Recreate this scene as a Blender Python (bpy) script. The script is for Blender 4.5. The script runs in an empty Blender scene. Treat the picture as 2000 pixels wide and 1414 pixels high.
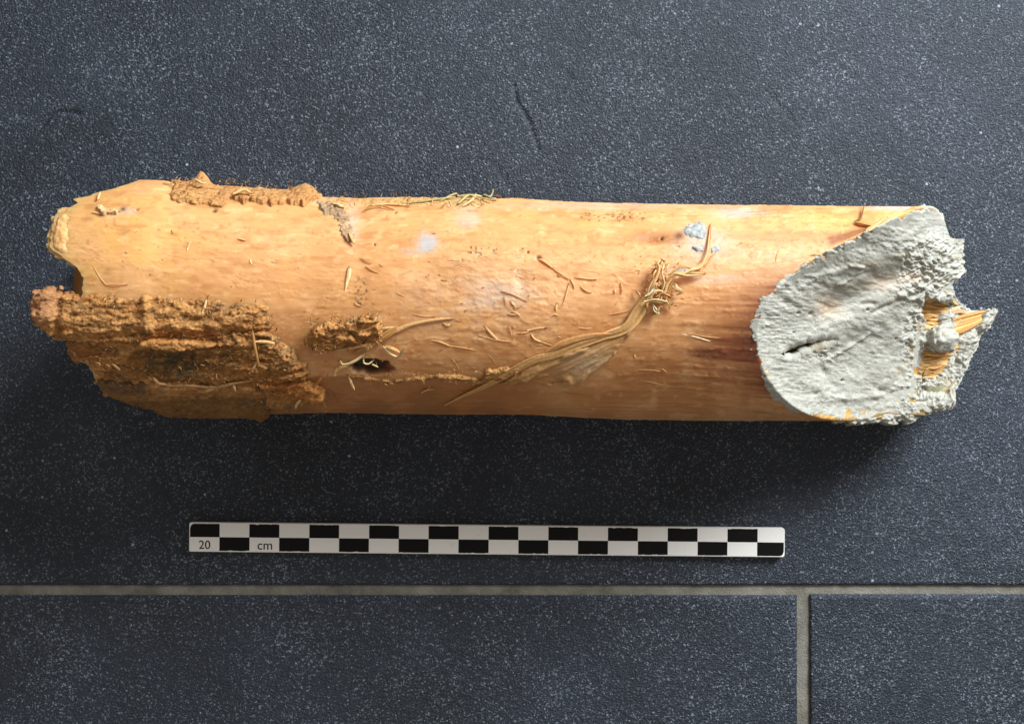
import bpy, bmesh, math, random
import numpy as np

# ------------------------------------------------------------------ camera, light, exposure
H = 0.42            # camera height above the floor (m)
PX = 5820.0         # photo pixels per metre on the floor
S = bpy.context.scene
COL = S.collection

cam_d = bpy.data.cameras.new('camera')
cam = bpy.data.objects.new('camera', cam_d)
COL.objects.link(cam)
cam.location = (0, 0, H)
cam_d.sensor_width = 36
cam_d.lens = 36 * H * PX / 2000.0
cam_d.clip_start = 0.01
cam_d.clip_end = 50
S.camera = cam

world = bpy.data.worlds.new('World')
S.world = world
world.use_nodes = True
bg = world.node_tree.nodes['Background']
bg.inputs[0].default_value = (1.0, 0.93, 0.85, 1)
bg.inputs[1].default_value = 0.30

# the window up and to the right of the log
win_d = bpy.data.lights.new('window_light', 'AREA')
win_d.shape = 'RECTANGLE'
win_d.size = 0.42
win_d.size_y = 0.42
win_d.energy = 20.5
win_d.color = (0.88, 0.95, 1.0)
win = bpy.data.objects.new('window_light', win_d)
COL.objects.link(win)
win.location = (0.58, 0.62, 0.46)
from mathutils import Vector, Matrix
win.rotation_euler = (Vector((0.03, 0.0, 0.02)) - Vector(win.location)).to_track_quat('-Z', 'Y').to_euler()

vs = S.view_settings
vs.view_transform = 'Standard'
vs.look = 'None'
vs.exposure = 0.14
vs.gamma = 1.0
S.render.engine = 'CYCLES'

# ------------------------------------------------------------------ helpers
rng = np.random.default_rng(7)
random.seed(7)

def lin(r, g, b):
    c = np.array([r, g, b], float) / 255.0
    return np.where(c <= 0.04045, c / 12.92, ((c + 0.055) / 1.055) ** 2.4)

def sst(a, b, x):
    t = np.clip((x - a) / (b - a), 0, 1)
    return t * t * (3 - 2 * t)

def _hash(ix, iy, iz, seed):
    n = (ix.astype(np.uint32) * np.uint32(374761393) + iy.astype(np.uint32) * np.uint32(668265263)
         + iz.astype(np.uint32) * np.uint32(2246822519) + np.uint32((seed * 3266489917) & 0xffffffff))
    n = (n ^ (n >> np.uint32(13))) * np.uint32(1274126177)
    n = (n ^ (n >> np.uint32(15))) * np.uint32(2654435761)
    n = n ^ (n >> np.uint32(16))
    return n.astype(np.float32) / np.float32(4294967295.0)

def vnoise(x, y, z=0.0, seed=0):
    """value noise in -1..1"""
    if np.isscalar(z):
        x, y = np.broadcast_arrays(np.asarray(x, np.float32), np.asarray(y, np.float32))
        fx, fy = np.floor(x), np.floor(y)
        ix, iy = fx.astype(np.int32).view(np.uint32), fy.astype(np.int32).view(np.uint32)
        tx, ty = x - fx, y - fy
        tx = tx * tx * (3 - 2 * tx); ty = ty * ty * (3 - 2 * ty)
        k = np.uint32((int(z * 131) * 2246822519 + seed * 3266489917) & 0xffffffff)
        a0 = ix * np.uint32(374761393) + k; a1 = a0 + np.uint32(374761393)
        b0 = iy * np.uint32(668265263); b1 = b0 + np.uint32(668265263)
        def hs(n):
            n = (n ^ (n >> np.uint32(13))) * np.uint32(1274126177)
            n = (n ^ (n >> np.uint32(15))) * np.uint32(2654435761)
            return (n >> np.uint32(8)).astype(np.float32) * np.float32(1 / 16777216.0)
        p = hs(a0 + b0) * (1 - tx) + hs(a1 + b0) * tx
        q = hs(a0 + b1) * (1 - tx) + hs(a1 + b1) * tx
        return (p * (1 - ty) + q * ty) * 2 - 1
    x, y, z = np.broadcast_arrays(np.asarray(x, np.float32), np.asarray(y, np.float32), np.asarray(z, np.float32))
    fx, fy, fz = np.floor(x), np.floor(y), np.floor(z)
    ix, iy, iz = fx.astype(np.int64), fy.astype(np.int64), fz.astype(np.int64)
    tx, ty, tz = x - fx, y - fy, z - fz
    tx = tx * tx * (3 - 2 * tx); ty = ty * ty * (3 - 2 * ty); tz = tz * tz * (3 - 2 * tz)
    out = 0
    for dz in (0, 1):
        wz = tz if dz else 1 - tz
        for dy in (0, 1):
            wy = ty if dy else 1 - ty
            a = _hash(ix, iy + dy, iz + dz, seed)
            b = _hash(ix + 1, iy + dy, iz + dz, seed)
            out = out + wz * wy * (a * (1 - tx) + b * tx)
    return out * 2 - 1

def fbm(x, y, z=0.0, oct=4, seed=0, gain=0.5):
    a, s, t = 1.0, 0, 0
    for k in range(oct):
        s = s + a * vnoise(x * 2 ** k + 13.7 * k, y * 2 ** k + 7.3 * k, z, seed + 17 * k)
        t += a
        a *= gain
    return s / t

def poly_sd(px, py, poly):
    """signed distance to a polygon, positive inside (photo pixels)"""
    P = np.array(poly, float)
    Q = np.roll(P, -1, 0)
    d = np.full(px.shape, 1e9)
    inside = np.zeros(px.shape, bool)
    for (x0, y0), (x1, y1) in zip(P, Q):
        ex, ey = x1 - x0, y1 - y0
        wx, wy = px - x0, py - y0
        t = np.clip((wx * ex + wy * ey) / (ex * ex + ey * ey + 1e-9), 0, 1)
        d = np.minimum(d, (wx - ex * t) ** 2 + (wy - ey * t) ** 2)
        c = (y0 <= py) != (y1 <= py)
        xi = x0 + (py - y0) / (ey if abs(ey) > 1e-9 else 1e-9) * ex
        inside ^= c & (px < xi)
    d = np.sqrt(d)
    return np.where(inside, d, -d)

def seg_d(px, py, pts):
    d = np.full(px.shape, 1e9)
    for (x0, y0), (x1, y1) in zip(pts[:-1], pts[1:]):
        ex, ey = x1 - x0, y1 - y0
        wx, wy = px - x0, py - y0
        t = np.clip((wx * ex + wy * ey) / (ex * ex + ey * ey + 1e-9), 0, 1)
        d = np.minimum(d, (wx - ex * t) ** 2 + (wy - ey * t) ** 2)
    return np.sqrt(d)

def blob(px, py, cx, cy, rx, ry):
    return np.exp(-(((px - cx) / rx) ** 2 + ((py - cy) / ry) ** 2))

def link(name, me, mat, parent=None):
    o = bpy.data.objects.new(name, me)
    COL.objects.link(o)
    if mat:
        me.materials.append(mat)
    if parent:
        o.parent = parent
    return o

def mesh_np(name, V, F, col=None, smooth=True):
    """V (n,3), F (m,4) or (m,3) arrays -> mesh, optional colour attribute 'tint'"""
    me = bpy.data.meshes.new(name)
    V = np.asarray(V, np.float32); F = np.asarray(F, np.int32)
    k = F.shape[1]
    me.vertices.add(len(V)); me.vertices.foreach_set('co', V.ravel())
    me.loops.add(F.size); me.loops.foreach_set('vertex_index', F.ravel())
    me.polygons.add(len(F))
    me.polygons.foreach_set('loop_start', np.arange(0, F.size, k, dtype=np.int32))
    me.polygons.foreach_set('loop_total', np.full(len(F), k, np.int32))
    me.polygons.foreach_set('use_smooth', np.full(len(F), smooth))
    me.update(calc_edges=True)
    if col is not None:
        at = me.attributes.new('tint', 'FLOAT_COLOR', 'POINT')
        c = np.ones((len(V), 4), np.float32); c[:, :col.shape[1]] = col
        at.data.foreach_set('color', c.ravel())
    me.validate()
    return me

# ------------------------------------------------------------------ materials
def new_mat(name):
    m = bpy.data.materials.new(name); m.use_nodes = True
    nt = m.node_tree
    b = nt.nodes['Principled BSDF']
    return m, nt, b

def node(nt, t, **kw):
    n = nt.nodes.new(t)
    for k, v in kw.items():
        if k.startswith('_'):
            setattr(n, k[1:], v)
        else:
            n.inputs[k].default_value = v
    return n

def tinted(name, rough, spec, grain, bump_scale, bump_dist, bump_str=1.0, var=0.25, sss=0.0, stretch=(1, 1, 1), coat=0.0, rough_var=0.15):
    """vertex tint x procedural grain, with fine bump"""
    m, nt, b = new_mat(name)
    L = nt.links.new
    at = node(nt, 'ShaderNodeAttribute', _attribute_name='tint')
    tc = node(nt, 'ShaderNodeTexCoord')
    mp = node(nt, 'ShaderNodeMapping'); mp.inputs['Scale'].default_value = stretch
    L(tc.outputs['Object'], mp.inputs['Vector'])
    n1 = node(nt, 'ShaderNodeTexNoise', Scale=grain, Detail=6.0, Roughness=0.6)
    L(mp.outputs[0], n1.inputs['Vector'])
    mr = node(nt, 'ShaderNodeMapRange'); L(n1.outputs['Fac'], mr.inputs[0])
    mr.inputs[1].default_value = 0.3; mr.inputs[2].default_value = 0.7
    mr.inputs[3].default_value = 1 - var; mr.inputs[4].default_value = 1 + var
    mx = node(nt, 'ShaderNodeVectorMath', _operation='SCALE')
    L(at.outputs['Color'], mx.inputs[0]); L(mr.outputs[0], mx.inputs['Scale'])
    L(mx.outputs[0], b.inputs['Base Color'])
    n2 = node(nt, 'ShaderNodeTexNoise', Scale=bump_scale, Detail=4.0, Roughness=0.65)
    L(mp.outputs[0], n2.inputs['Vector'])
    bp = node(nt, 'ShaderNodeBump', Strength=bump_str, Distance=bump_dist)
    L(n2.outputs['Fac'], bp.inputs['Height']); L(bp.outputs[0], b.inputs['Normal'])
    r2 = node(nt, 'ShaderNodeMapRange'); L(n1.outputs['Fac'], r2.inputs[0])
    r2.inputs[1].default_value = 0.3; r2.inputs[2].default_value = 0.7
    r2.inputs[3].default_value = rough - rough_var; r2.inputs[4].default_value = rough + rough_var
    L(r2.outputs[0], b.inputs['Roughness'])
    b.inputs['Specular IOR Level'].default_value = spec
    if sss:
        b.inputs['Subsurface Weight'].default_value = sss
        b.inputs['Subsurface Radius'].default_value = (1.0, 0.45, 0.2)
        b.inputs['Subsurface Scale'].default_value = 0.006
    if coat:
        b.inputs['Coat Weight'].default_value = coat
        b.inputs['Coat Roughness'].default_value = 0.3
    return m

M_WOOD = tinted('barked wood', 0.50, 0.38, 900, 800, 0.0002, 0.45, 0.07, sss=0.5, stretch=(0.10, 1, 1), rough_var=0.08)
M_BARK = tinted('inner bark', 0.80, 0.25, 1100, 1300, 0.0008, 0.9, 0.38, stretch=(0.6, 1, 1))
M_CLAY = tinted('wet grey clay', 0.62, 0.35, 700, 900, 0.0004, 0.6, 0.10)
M_FIBRE = tinted('bast fibre', 0.66, 0.25, 1500, 1600, 0.0002, 0.6, 0.2)

M_FILM = tinted('thin bast film', 0.36, 0.5, 1200, 900, 0.0002, 0.4, 0.08)
M_FILM.node_tree.nodes['Principled BSDF'].inputs['Alpha'].default_value = 0.78

def tile_material():
    m, nt, b = new_mat('slate look tile')
    L = nt.links.new
    tc = node(nt, 'ShaderNodeTexCoord')
    O = tc.outputs['Object']
    big = node(nt, 'ShaderNodeTexNoise', Scale=17.0, Detail=7.0, Roughness=0.62, Distortion=0.6); L(O, big.inputs['Vector'])
    fine = node(nt, 'ShaderNodeTexNoise', Scale=1700.0, Detail=3.0, Roughness=0.6); L(O, fine.inputs['Vector'])
    ramp = node(nt, 'ShaderNodeValToRGB'); L(big.outputs['Fac'], ramp.inputs[0])
    ramp.color_ramp.elements[0].position = 0.3; ramp.color_ramp.elements[0].color = (0.009, 0.011, 0.014, 1)
    ramp.color_ramp.elements[1].position = 0.72; ramp.color_ramp.elements[1].color = (0.020, 0.025, 0.037, 1)
    # pale flecks: fine glints painted into the colour, thicker in drifts
    fn = node(nt, 'ShaderNodeTexNoise', Scale=1500.0, Detail=2.0, Roughness=0.6, Distortion=0.5); L(O, fn.inputs['Vector'])
    drift = node(nt, 'ShaderNodeTexNoise', Scale=34.0, Detail=5.0, Roughness=0.65); L(O, drift.inputs['Vector'])
    thr = node(nt, 'ShaderNodeMapRange'); L(drift.outputs['Fac'], thr.inputs[0])
    thr.inputs[1].default_value = 0.33; thr.inputs[2].default_value = 0.68
    thr.inputs[3].default_value = 0.615; thr.inputs[4].default_value = 0.54
    df = node(nt, 'ShaderNodeMath', _operation='SUBTRACT'); L(fn.outputs['Fac'], df.inputs[0]); L(thr.outputs[0], df.inputs[1])
    fk2 = node(nt, 'ShaderNodeMapRange'); L(df.outputs[0], fk2.inputs[0])
    fk2.inputs[1].default_value = 0.0; fk2.inputs[2].default_value = 0.13; fk2.inputs[3].default_value = 0; fk2.inputs[4].default_value = 1
    # rare larger white flecks
    vor2 = node(nt, 'ShaderNodeTexVoronoi', _voronoi_dimensions='2D', Scale=165.0); L(O, vor2.inputs['Vector'])
    sep2 = node(nt, 'ShaderNodeSeparateColor'); L(vor2.outputs['Color'], sep2.inputs[0])
    g2 = node(nt, 'ShaderNodeMath', _operation='GREATER_THAN'); L(sep2.outputs[0], g2.inputs[0]); g2.inputs[1].default_value = 0.97
    n2 = node(nt, 'ShaderNodeMath', _operation='LESS_THAN'); L(vor2.outputs['Distance'], n2.inputs[0]); n2.inputs[1].default_value = 0.075
    f2a = node(nt, 'ShaderNodeMath', _operation='MULTIPLY'); L(g2.outputs[0], f2a.inputs[0]); L(n2.outputs[0], f2a.inputs[1])
    f2 = node(nt, 'ShaderNodeMath', _operation='MULTIPLY'); L(f2a.outputs[0], f2.inputs[0]); L(sep2.outputs[1], f2.inputs[1])
    mix = node(nt, 'ShaderNodeMix', _data_type='RGBA'); L(fk2.outputs[0], mix.inputs['Factor'])
    L(ramp.outputs[0], mix.inputs[6]); mix.inputs[7].default_value = (0.215, 0.245, 0.29, 1)
    mix2 = node(nt, 'ShaderNodeMix', _data_type='RGBA'); L(f2.outputs[0], mix2.inputs['Factor'])
    L(mix.outputs[2], mix2.inputs[6]); mix2.inputs[7].default_value = (0.42, 0.46, 0.52, 1)
    L(mix2.outputs[2], b.inputs['Base Color'])
    rr = node(nt, 'ShaderNodeMapRange'); L(big.outputs['Fac'], rr.inputs[0])
    rr.inputs[1].default_value = 0.3; rr.inputs[2].default_value = 0.7; rr.inputs[3].default_value = 0.45; rr.inputs[4].default_value = 0.35
    L(rr.outputs[0], b.inputs['Roughness'])
    b.inputs['Specular IOR Level'].default_value = 0.5
    b.inputs['Specular Tint'].default_value = (0.82, 0.89, 1.0, 1)
    med = node(nt, 'ShaderNodeTexNoise', Scale=620.0, Detail=3.0, Roughness=0.55); L(O, med.inputs['Vector'])
    b1 = node(nt, 'ShaderNodeBump', Strength=0.36, Distance=0.0004); L(med.outputs['Fac'], b1.inputs['Height'])
    b2 = node(nt, 'ShaderNodeBump', Strength=1.0, Distance=0.0006); L(fine.outputs['Fac'], b2.inputs['Height']); L(b1.outputs[0], b2.inputs['Normal'])
    L(b2.outputs[0], b.inputs['Normal'])
    return m
M_TILE = tile_material()

def grout_material():
    m, nt, b = new_mat('cement grout')
    L = nt.links.new
    tc = node(nt, 'ShaderNodeTexCoord')
    n = node(nt, 'ShaderNodeTexNoise', Scale=95.0, Detail=10.0, Roughness=0.75); L(tc.outputs['Object'], n.inputs['Vector'])
    r = node(nt, 'ShaderNodeValToRGB'); L(n.outputs['Fac'], r.inputs[0])
    r.color_ramp.elements[0].position = 0.3; r.color_ramp.elements[0].color = (0.085, 0.076, 0.058, 1)
    r.color_ramp.elements[1].position = 0.7; r.color_ramp.elements[1].color = (0.29, 0.27, 0.225, 1)
    L(r.outputs[0], b.inputs['Base Color'])
    b.inputs['Roughness'].default_value = 0.9
    n2 = node(nt, 'ShaderNodeTexNoise', Scale=1800.0, Detail=3.0); L(tc.outputs['Object'], n2.inputs['Vector'])
    bp = node(nt, 'ShaderNodeBump', Strength=0.8, Distance=0.0004); L(n2.outputs['Fac'], bp.inputs['Height']); L(bp.outputs[0], b.inputs['Normal'])
    return m
M_GROUT = grout_material()

def plain(name, c, rough, spec=0.5, scuff=0.0, dark=(0.3, 0.28, 0.25)):
    m, nt, b = new_mat(name)
    L = nt.links.new
    tc = node(nt, 'ShaderNodeTexCoord')
    n = node(nt, 'ShaderNodeTexNoise', Scale=240.0, Detail=8.0, Roughness=0.72); L(tc.outputs['Object'], n.inputs['Vector'])
    r = node(nt, 'ShaderNodeMapRange'); L(n.outputs['Fac'], r.inputs[0])
    r.inputs[1].default_value = 0.60; r.inputs[2].default_value = 0.78; r.inputs[3].default_value = 0; r.inputs[4].default_value = scuff
    mx = node(nt, 'ShaderNodeMix', _data_type='RGBA'); L(r.outputs[0], mx.inputs['Factor'])
    mx.inputs[6].default_value = (*c, 1); mx.inputs[7].default_value = (*dark, 1)
    L(mx.outputs[2], b.inputs['Base Color'])
    b.inputs['Roughness'].default_value = rough
    b.inputs['Specular IOR Level'].default_value = spec
    return m
M_WHITE = plain('white printed plastic', (0.88, 0.85, 0.80), 0.42, 0.4, 0.5, (0.5, 0.48, 0.44))
M_BLACK = plain('black print', (0.0045, 0.0042, 0.004), 0.5, 0.16, 0.5, (0.02, 0.02, 0.018))

# ------------------------------------------------------------------ floor
def floor_xy(px, py):
    return (px - 1000) / PX, (707 - py) / PX

def build_floor():
    gz = -0.0013
    n = 2
    V = [(-0.62, -0.42, gz), (0.75, -0.42, gz), (0.75, 0.55, gz), (-0.62, 0.55, gz)]
    me = mesh_np('floor', V, [(0, 1, 2, 3)], smooth=False)
    fl = link('floor', me, M_GROUT)
    fl['kind'] = 'structure'
    fl['label'] = 'dark slate look tiled floor with recessed grey grout'
    # tile rectangles in photo pixels (x0, y0, x1, y1, fine)
    tiles = [
        ((-180, -560, 3290, 1145.5), True),       # upper tile
        ((-1900, 1163, 1557.5, 2900), True),      # lower left
        ((1580, 1161, 5040, 2900), True),         # lower right
        ((-2610, -560, -202, 1144), False),       # beyond the frame
        ((-1900, -2310, 1557, -582), False), ((1580, -2310, 5040, -582), False),
    ]
    cracks = [([(1003, 168), (1008, 195), (1026, 222), (1037, 250), (1046, 275), (1050, 292)], 4.0, 0.00055),
              ([(78, 246), (95, 230), (112, 220), (132, 218), (152, 222)], 4.0, 0.00065),
              ([(1500, 180), (1520, 205), (1545, 235)], 7, 0.00025), ([(1560, 115), (1590, 128)], 6, 0.0002),
              ([(958, 318), (985, 345), (998, 375)], 7, 0.00022), ([(1108, 140), (1122, 165)], 5, 0.0002),
              ([(256, 168), (285, 176)], 5, 0.0002)]
    for (x0, y0, x1, y1), fine in tiles:
        X0, Y1 = floor_xy(x0, y0); X1, Y0 = floor_xy(x1, y1)
        vx0, vx1 = max(X0, -0.20), min(X1, 0.20)
        vy0, vy1 = max(Y0, -0.145), min(Y1, 0.145)
        if fine:
            st = 0.00055
            xs = np.unique(np.concatenate([[X0 - 1e-4], np.linspace(X0, vx0, 14), np.arange(vx0, vx1, st), np.linspace(vx1, X1, 14), [X1 + 1e-4]]).round(6))
            ys = np.unique(np.concatenate([[Y0 - 1e-4], np.linspace(Y0, vy0, 14), np.arange(vy0, vy1, st), np.linspace(vy1, Y1, 14), [Y1 + 1e-4]]).round(6))
        else:
            xs = np.linspace(X0, X1, 30); ys = np.linspace(Y0, Y1, 30)
        gx, gy = np.meshgrid(xs, ys, indexing='ij')
        px, py = gx * PX + 1000, 707 - gy * PX
        z = 0.00016 * fbm(gx * 45, gy * 45, 0, 4, 3) + 0.00003 * fbm(gx * 300, gy * 300, 0, 3, 5)
        # cleft relief, stronger towards one corner of the big tile
        cleft = fbm(gx * 120 + gy * 60, gy * 170, 0, 3, 9)
        z = z + 0.00009 * cleft * sst(900, 1700, px) * sst(900, 200, py)
        for pts, w, d in cracks:
            z = z - d * np.exp(-(seg_d(px + 2.5 * fbm(gx * 700, gy * 700, 0, 2, 21), py + 2.5 * fbm(gx * 700, gy * 700, 5, 2, 22), pts) / w) ** 2)
        z = z - 0.00030
        # worn arris, slightly uneven
        e = np.minimum(np.minimum(gx - X0, X1 - gx), np.minimum(gy - Y0, Y1 - gy))
        e = e + 0.00035 * fbm(gx * 500, gy * 500, 0, 3, 31)
        z = z - 0.0006 * (1 - sst(0.0, 0.0011, e))
        edge = (gx < X0) | (gx > X1) | (gy < Y0) | (gy > Y1)
        z = np.where(edge, -0.006, z)
        nx, ny = gx.shape
        idx = np.arange(nx * ny).reshape(nx, ny)
        F = np.stack([idx[:-1, :-1], idx[1:, :-1], idx[1:, 1:], idx[:-1, 1:]], -1).reshape(-1, 4)
        me = mesh_np('tile', np.stack([gx, gy, z], -1).reshape(-1, 3), F)
        link('tile', me, M_TILE, fl)
build_floor()

# ------------------------------------------------------------------ the log's shape
T_PX = [60, 130, 200, 250, 300, 340, 375, 475, 550, 640, 800, 1000, 1100, 1200, 1400, 1700, 1800, 1960]
T_PY = [374, 366, 358, 353, 350.5, 352, 360, 370, 379, 386.5, 387.5, 389, 395, 398, 400, 402, 404, 408]
B_PX = [60, 200, 300, 512, 850, 1030, 1270, 1450, 1700, 1960]
B_PY = [793, 800, 803, 808, 814, 815.5, 819.5, 821, 821, 820]

_pxs = np.arange(20, 2000, 4.0)
_t = np.interp(_pxs, T_PX, T_PY); _b = np.interp(_pxs, B_PX, B_PY)
_k = np.ones(9) / 9
_t = np.convolve(np.pad(_t, 4, 'edge'), _k, 'valid'); _b = np.convolve(np.pad(_b, 4, 'edge'), _k, 'valid')
_au = np.arctan((707 - _t) / PX / H); _al = np.arctan((707 - _b) / PX / H)
_ac, _hf = (_au + _al) / 2, (_au - _al) / 2
_d = H / (np.cos(_ac) + np.sin(_hf))
_R = _d * np.sin(_hf); _Y = _d * np.sin(_ac)
_X = (_pxs - 1000) / PX * (1 - _R / H)

def section(x):
    return np.interp(x, _X, _R), np.interp(x, _X, _Y)

def project(x, y, z):
    k = PX / (1 - z / H)
    return 1000 + x * k, 707 - y * k

def facet_raw(x, y):
    """height of the slanted axe cut"""
    u, v = (x - 0.11) / 0.04, (y - 0.015) / 0.03
    m = (0.03603 - 0.02295 * u + 0.01482 * v + 0.00529 * u * u - 0.01153 * u * v + 0.00707 * v * v
         - 0.003 * u ** 3 - 0.01156 * u * u * v - 0.00764 * u * v * v - 0.00169 * v ** 3)
    m = np.maximum(m, 0.012)
    px, py = project(x, y, np.clip(m, 0.012, 0.066))
    # scooped hollows and ridges left by the blade
    m = m + 0.0007 * fbm(x * 70, y * 90, 0, 3, 41) * sst(0.08, 0.10, x)
    m = m + 0.0010 * np.exp(-(seg_d(px, py, [(1560, 655), (1640, 640), (1760, 560), (1830, 480)]) / 26) ** 2)
    m = m - 0.0022 * np.exp(-(seg_d(px, py, [(1620, 600), (1700, 560), (1790, 520)]) / 24) ** 2)
    slot = seg_d(px + 4 * fbm(px / 9, py / 9, 0, 2, 250), py + 4 * fbm(px / 9, py / 9, 3, 2, 251), [(1530, 690), (1552, 682), (1575, 672), (1600, 664), (1625, 659)])
    wd = np.interp(px, [1520, 1545, 1575, 1610, 1640], [4, 12, 11, 6, 2])
    m = m - 0.0062 * sst(wd + 2, wd - 5, slot)
    # lower step behind the vertical crack
    cx = 1801 - (py - 590) * 0.09
    step = sst(0, 5, px - cx) * sst(582, 590, py) * (1 - sst(768, 780, py))
    m = m - 0.0045 * step
    m = m + step * 0.0030 * np.exp(-(((px - 1842) / 26) ** 2 + ((py - 662) / 24) ** 2))
    return m

_fx0, _fy0, _fs = 0.050, -0.045, 0.0002
_fg = facet_raw(*np.meshgrid(_fx0 + _fs * np.arange(640), _fy0 + _fs * np.arange(600), indexing='ij'))
def facet(x, y):
    u = np.clip((x - _fx0) / _fs, 0, 638.99); v = np.clip((y - _fy0) / _fs, 0, 598.99)
    i, j = u.astype(np.int32), v.astype(np.int32)
    a, b = u - i, v - j
    return (_fg[i, j] * (1 - a) + _fg[i + 1, j] * a) * (1 - b) + (_fg[i, j + 1] * (1 - a) + _fg[i + 1, j + 1] * a) * b

def cross(x, th):
    """surface point of the log for a station x and an angle th (0 = up, + towards +y)"""
    x, th = np.broadcast_arrays(np.asarray(x, float), np.asarray(th, float))
    R, yc = section(x)
    zc = R
    zC = np.minimum(zc, np.interp(x, [0.05, 0.075, 0.10, 0.13, 0.2], [0.033, 0.028, 0.012, 0.004, 0.003]))
    s, c = np.sin(th), np.cos(th)
    o = zC - zc
    oc = o * c
    r = -oc + np.sqrt(np.maximum(oc * oc + R * R - o * o, 1e-9))
    far = x > 0.060
    if far.any():
        xf, sf, cf, rf, yf, zf = x[far], s[far], c[far], r[far], yc[far], zC[far]
        hit = zf + rf * cf - facet(xf, yf + rf * sf) > 0
        lo, hi = np.zeros_like(rf), rf.copy()
        for _ in range(22):
            mid = (lo + hi) / 2
            g = zf + mid * cf - facet(xf, yf + mid * sf) > 0
            hi = np.where(g, mid, hi); lo = np.where(g, lo, mid)
        r = r.copy()
        r[far] = np.where(hit, lo, rf)
    return yc + r * s, zC + r * c

def pix_eff(x, th, y, z):
    """photo pixel of a surface point; past the silhouette the pixels go on unrolled"""
    R, yc = section(x)
    dy, dz = -yc, H - R
    d = np.hypot(dy, dz)
    tc = np.arctan2(dy, dz); half = np.arccos(R / d)
    px, py = project(x, y, z)
    over = np.abs(th - tc) - half
    ys = yc + R * np.sin(tc + np.sign(th - tc) * half); zs = R + R * np.cos(tc + np.sign(th - tc) * half)
    pys = project(x, ys, zs)[1]
    # points squashed by the slanted cut stay as they are
    far = x > 0.10
    py = np.where((over > 0) & ~far, pys - np.sign(th - tc) * over * R * PX * 1.08, py)
    return px, py

L_PY = [300, 345, 352, 358, 367, 375, 384, 388, 391, 396, 404, 412, 420, 432, 455, 485, 507, 516, 525, 540, 575, 590, 640, 662, 680, 702, 715, 737, 757, 772, 782, 797, 805, 812, 900]
L_PX = [300, 305, 270, 255, 225, 192, 170, 143, 141, 150, 137, 127, 109, 104, 98, 97, 128, 141, 151, 162, 161, 150, 142, 137, 134, 150, 174, 184, 195, 226, 275, 312, 345, 385, 420]
R_PY = [300, 400, 405, 415, 434, 446, 448, 460, 467, 468, 488, 510, 530, 541, 555, 588, 597, 606, 609, 613, 632, 651, 675, 698, 722, 746, 762, 783, 799, 815, 900]
R_PX = [1790, 1800, 1806, 1817, 1821, 1823, 1837, 1848, 1858, 1876, 1879, 1876, 1882, 1870, 1859, 1859, 1874, 1893, 1925, 1941, 1928, 1910, 1907, 1891, 1880, 1870, 1859, 1859, 1843, 1800, 1790]

def end_station(th, PYs, PXs, x0, low_px, jag):
    x = np.full(th.shape, x0)
    for _ in range(14):
        y, z = cross(x, th)
        px, py = pix_eff(x, th, y, z)
        tgt = np.interp(py, PYs, PXs)
        if jag:
            tgt = tgt + jag * fbm(py / 7.0, 3.3 + 0 * py, 0, 3, 51)
        low = np.abs(th) > 1.75
        w = sst(1.55, 1.9, np.abs(th))
        lp = np.interp(np.abs(th), [1.5, 2.3, 2.65, 3.2], low_px)
        tgt = tgt * (1 - w) + (lp + 8 * fbm(th * 3, 0 * th, 0, 3, 52)) * w
        x = 0.5 * x + 0.5 * (tgt - 1000) / PX * (1 - z / H)
    return x

# ------------------------------------------------------------------ wood surface: relief and colour
def wood_relief(px, py, x, th):
    """outward relief of the barked wood (m)"""
    rt = th * 0.033
    d = 0.00045 * fbm(x * 28, rt * 60, 0, 3, 61)
    d = d + 0.00005 * fbm(x * 60, rt * 900, 0, 3, 62)                    # long grain
    d = d + 0.00010 * fbm(x * 400, rt * 700, 0, 4, 63) + 0.00014 * sst(0.25, 0.55, fbm(x * 260, rt * 800, 0, 4, 67, 0.6))
    # fine saw-like grain on the far part, near the cut
    g = sst(1180, 1420, px) * sst(540, 580, py)
    d = d + 0.00010 * g * fbm(x * 40, rt * 2200, 0, 2, 64)
    # scuffed middle
    sc = blob(px, py, 960, 560, 150, 80) + 0.7 * blob(px, py, 1010, 640, 120, 60) + 0.5 * blob(px, py, 850, 590, 90, 50)
    d = d + 0.00022 * sc * fbm(x * 420, rt * 1000, 0, 4, 65, 0.65)
    # swollen knots and dents
    d = d + 0.0011 * blob(px, py, 905, 505, 60, 30) - 0.0006 * blob(px, py, 700, 470, 25, 90)
    d = d + 0.0008 * blob(px, py, 1345, 462, 40, 22) - 0.0008 * blob(px, py, 1278, 468, 30, 12)
    d = d - 0.0006 * blob(px, py, 1020, 545, 12, 20)
    # rotten knot hole
    hole = sst(1.25, 0.55, np.hypot((px - 722) / 42, (py - 717 - 0.04 * (px - 722)) / 14) + 0.25 * fbm(px / 12, py / 8, 0, 2, 66))
    d = d - 0.0032 * hole
    # step down below the torn bast line
    line = np.interp(px, [620, 690, 760, 850, 940, 1015, 1100, 1300], [735, 732, 741, 733, 741, 735, 760, 800])
    d = d - 0.0007 * sst(0, 6, py - line) * (1 - sst(1000, 1250, px)) * sst(520, 640, px)
    # small holes
    for (hx, hy, hr) in ((1031, 492, 2.5), (1052, 503, 4.5), (419, 411, 4.5), (268, 408, 2.5), (772, 415, 2.5), (731, 477, 2), (902, 512, 2), (1292, 465, 3)):
        d = d - 0.0007 * blob(px, py, hx, hy, hr, hr * 0.8)
    # grain relief where the cut is bare
    return d

W_LIGHT = lin(218, 162, 106); W_MID = lin(208, 146, 88); W_BROWN = lin(176, 112, 60); W_RED = lin(128, 66, 36)
W_DARK = lin(58, 38, 28); W_GREY = lin(178, 178, 174); W_OLIVE = lin(96, 80, 44); W_YEL = lin(228, 174, 98)
CLAY = lin(168, 165, 153)

def mix(a, b, t):
    t = np.clip(t, 0, 1)[..., None]
    return a * (1 - t) + b * t

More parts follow.
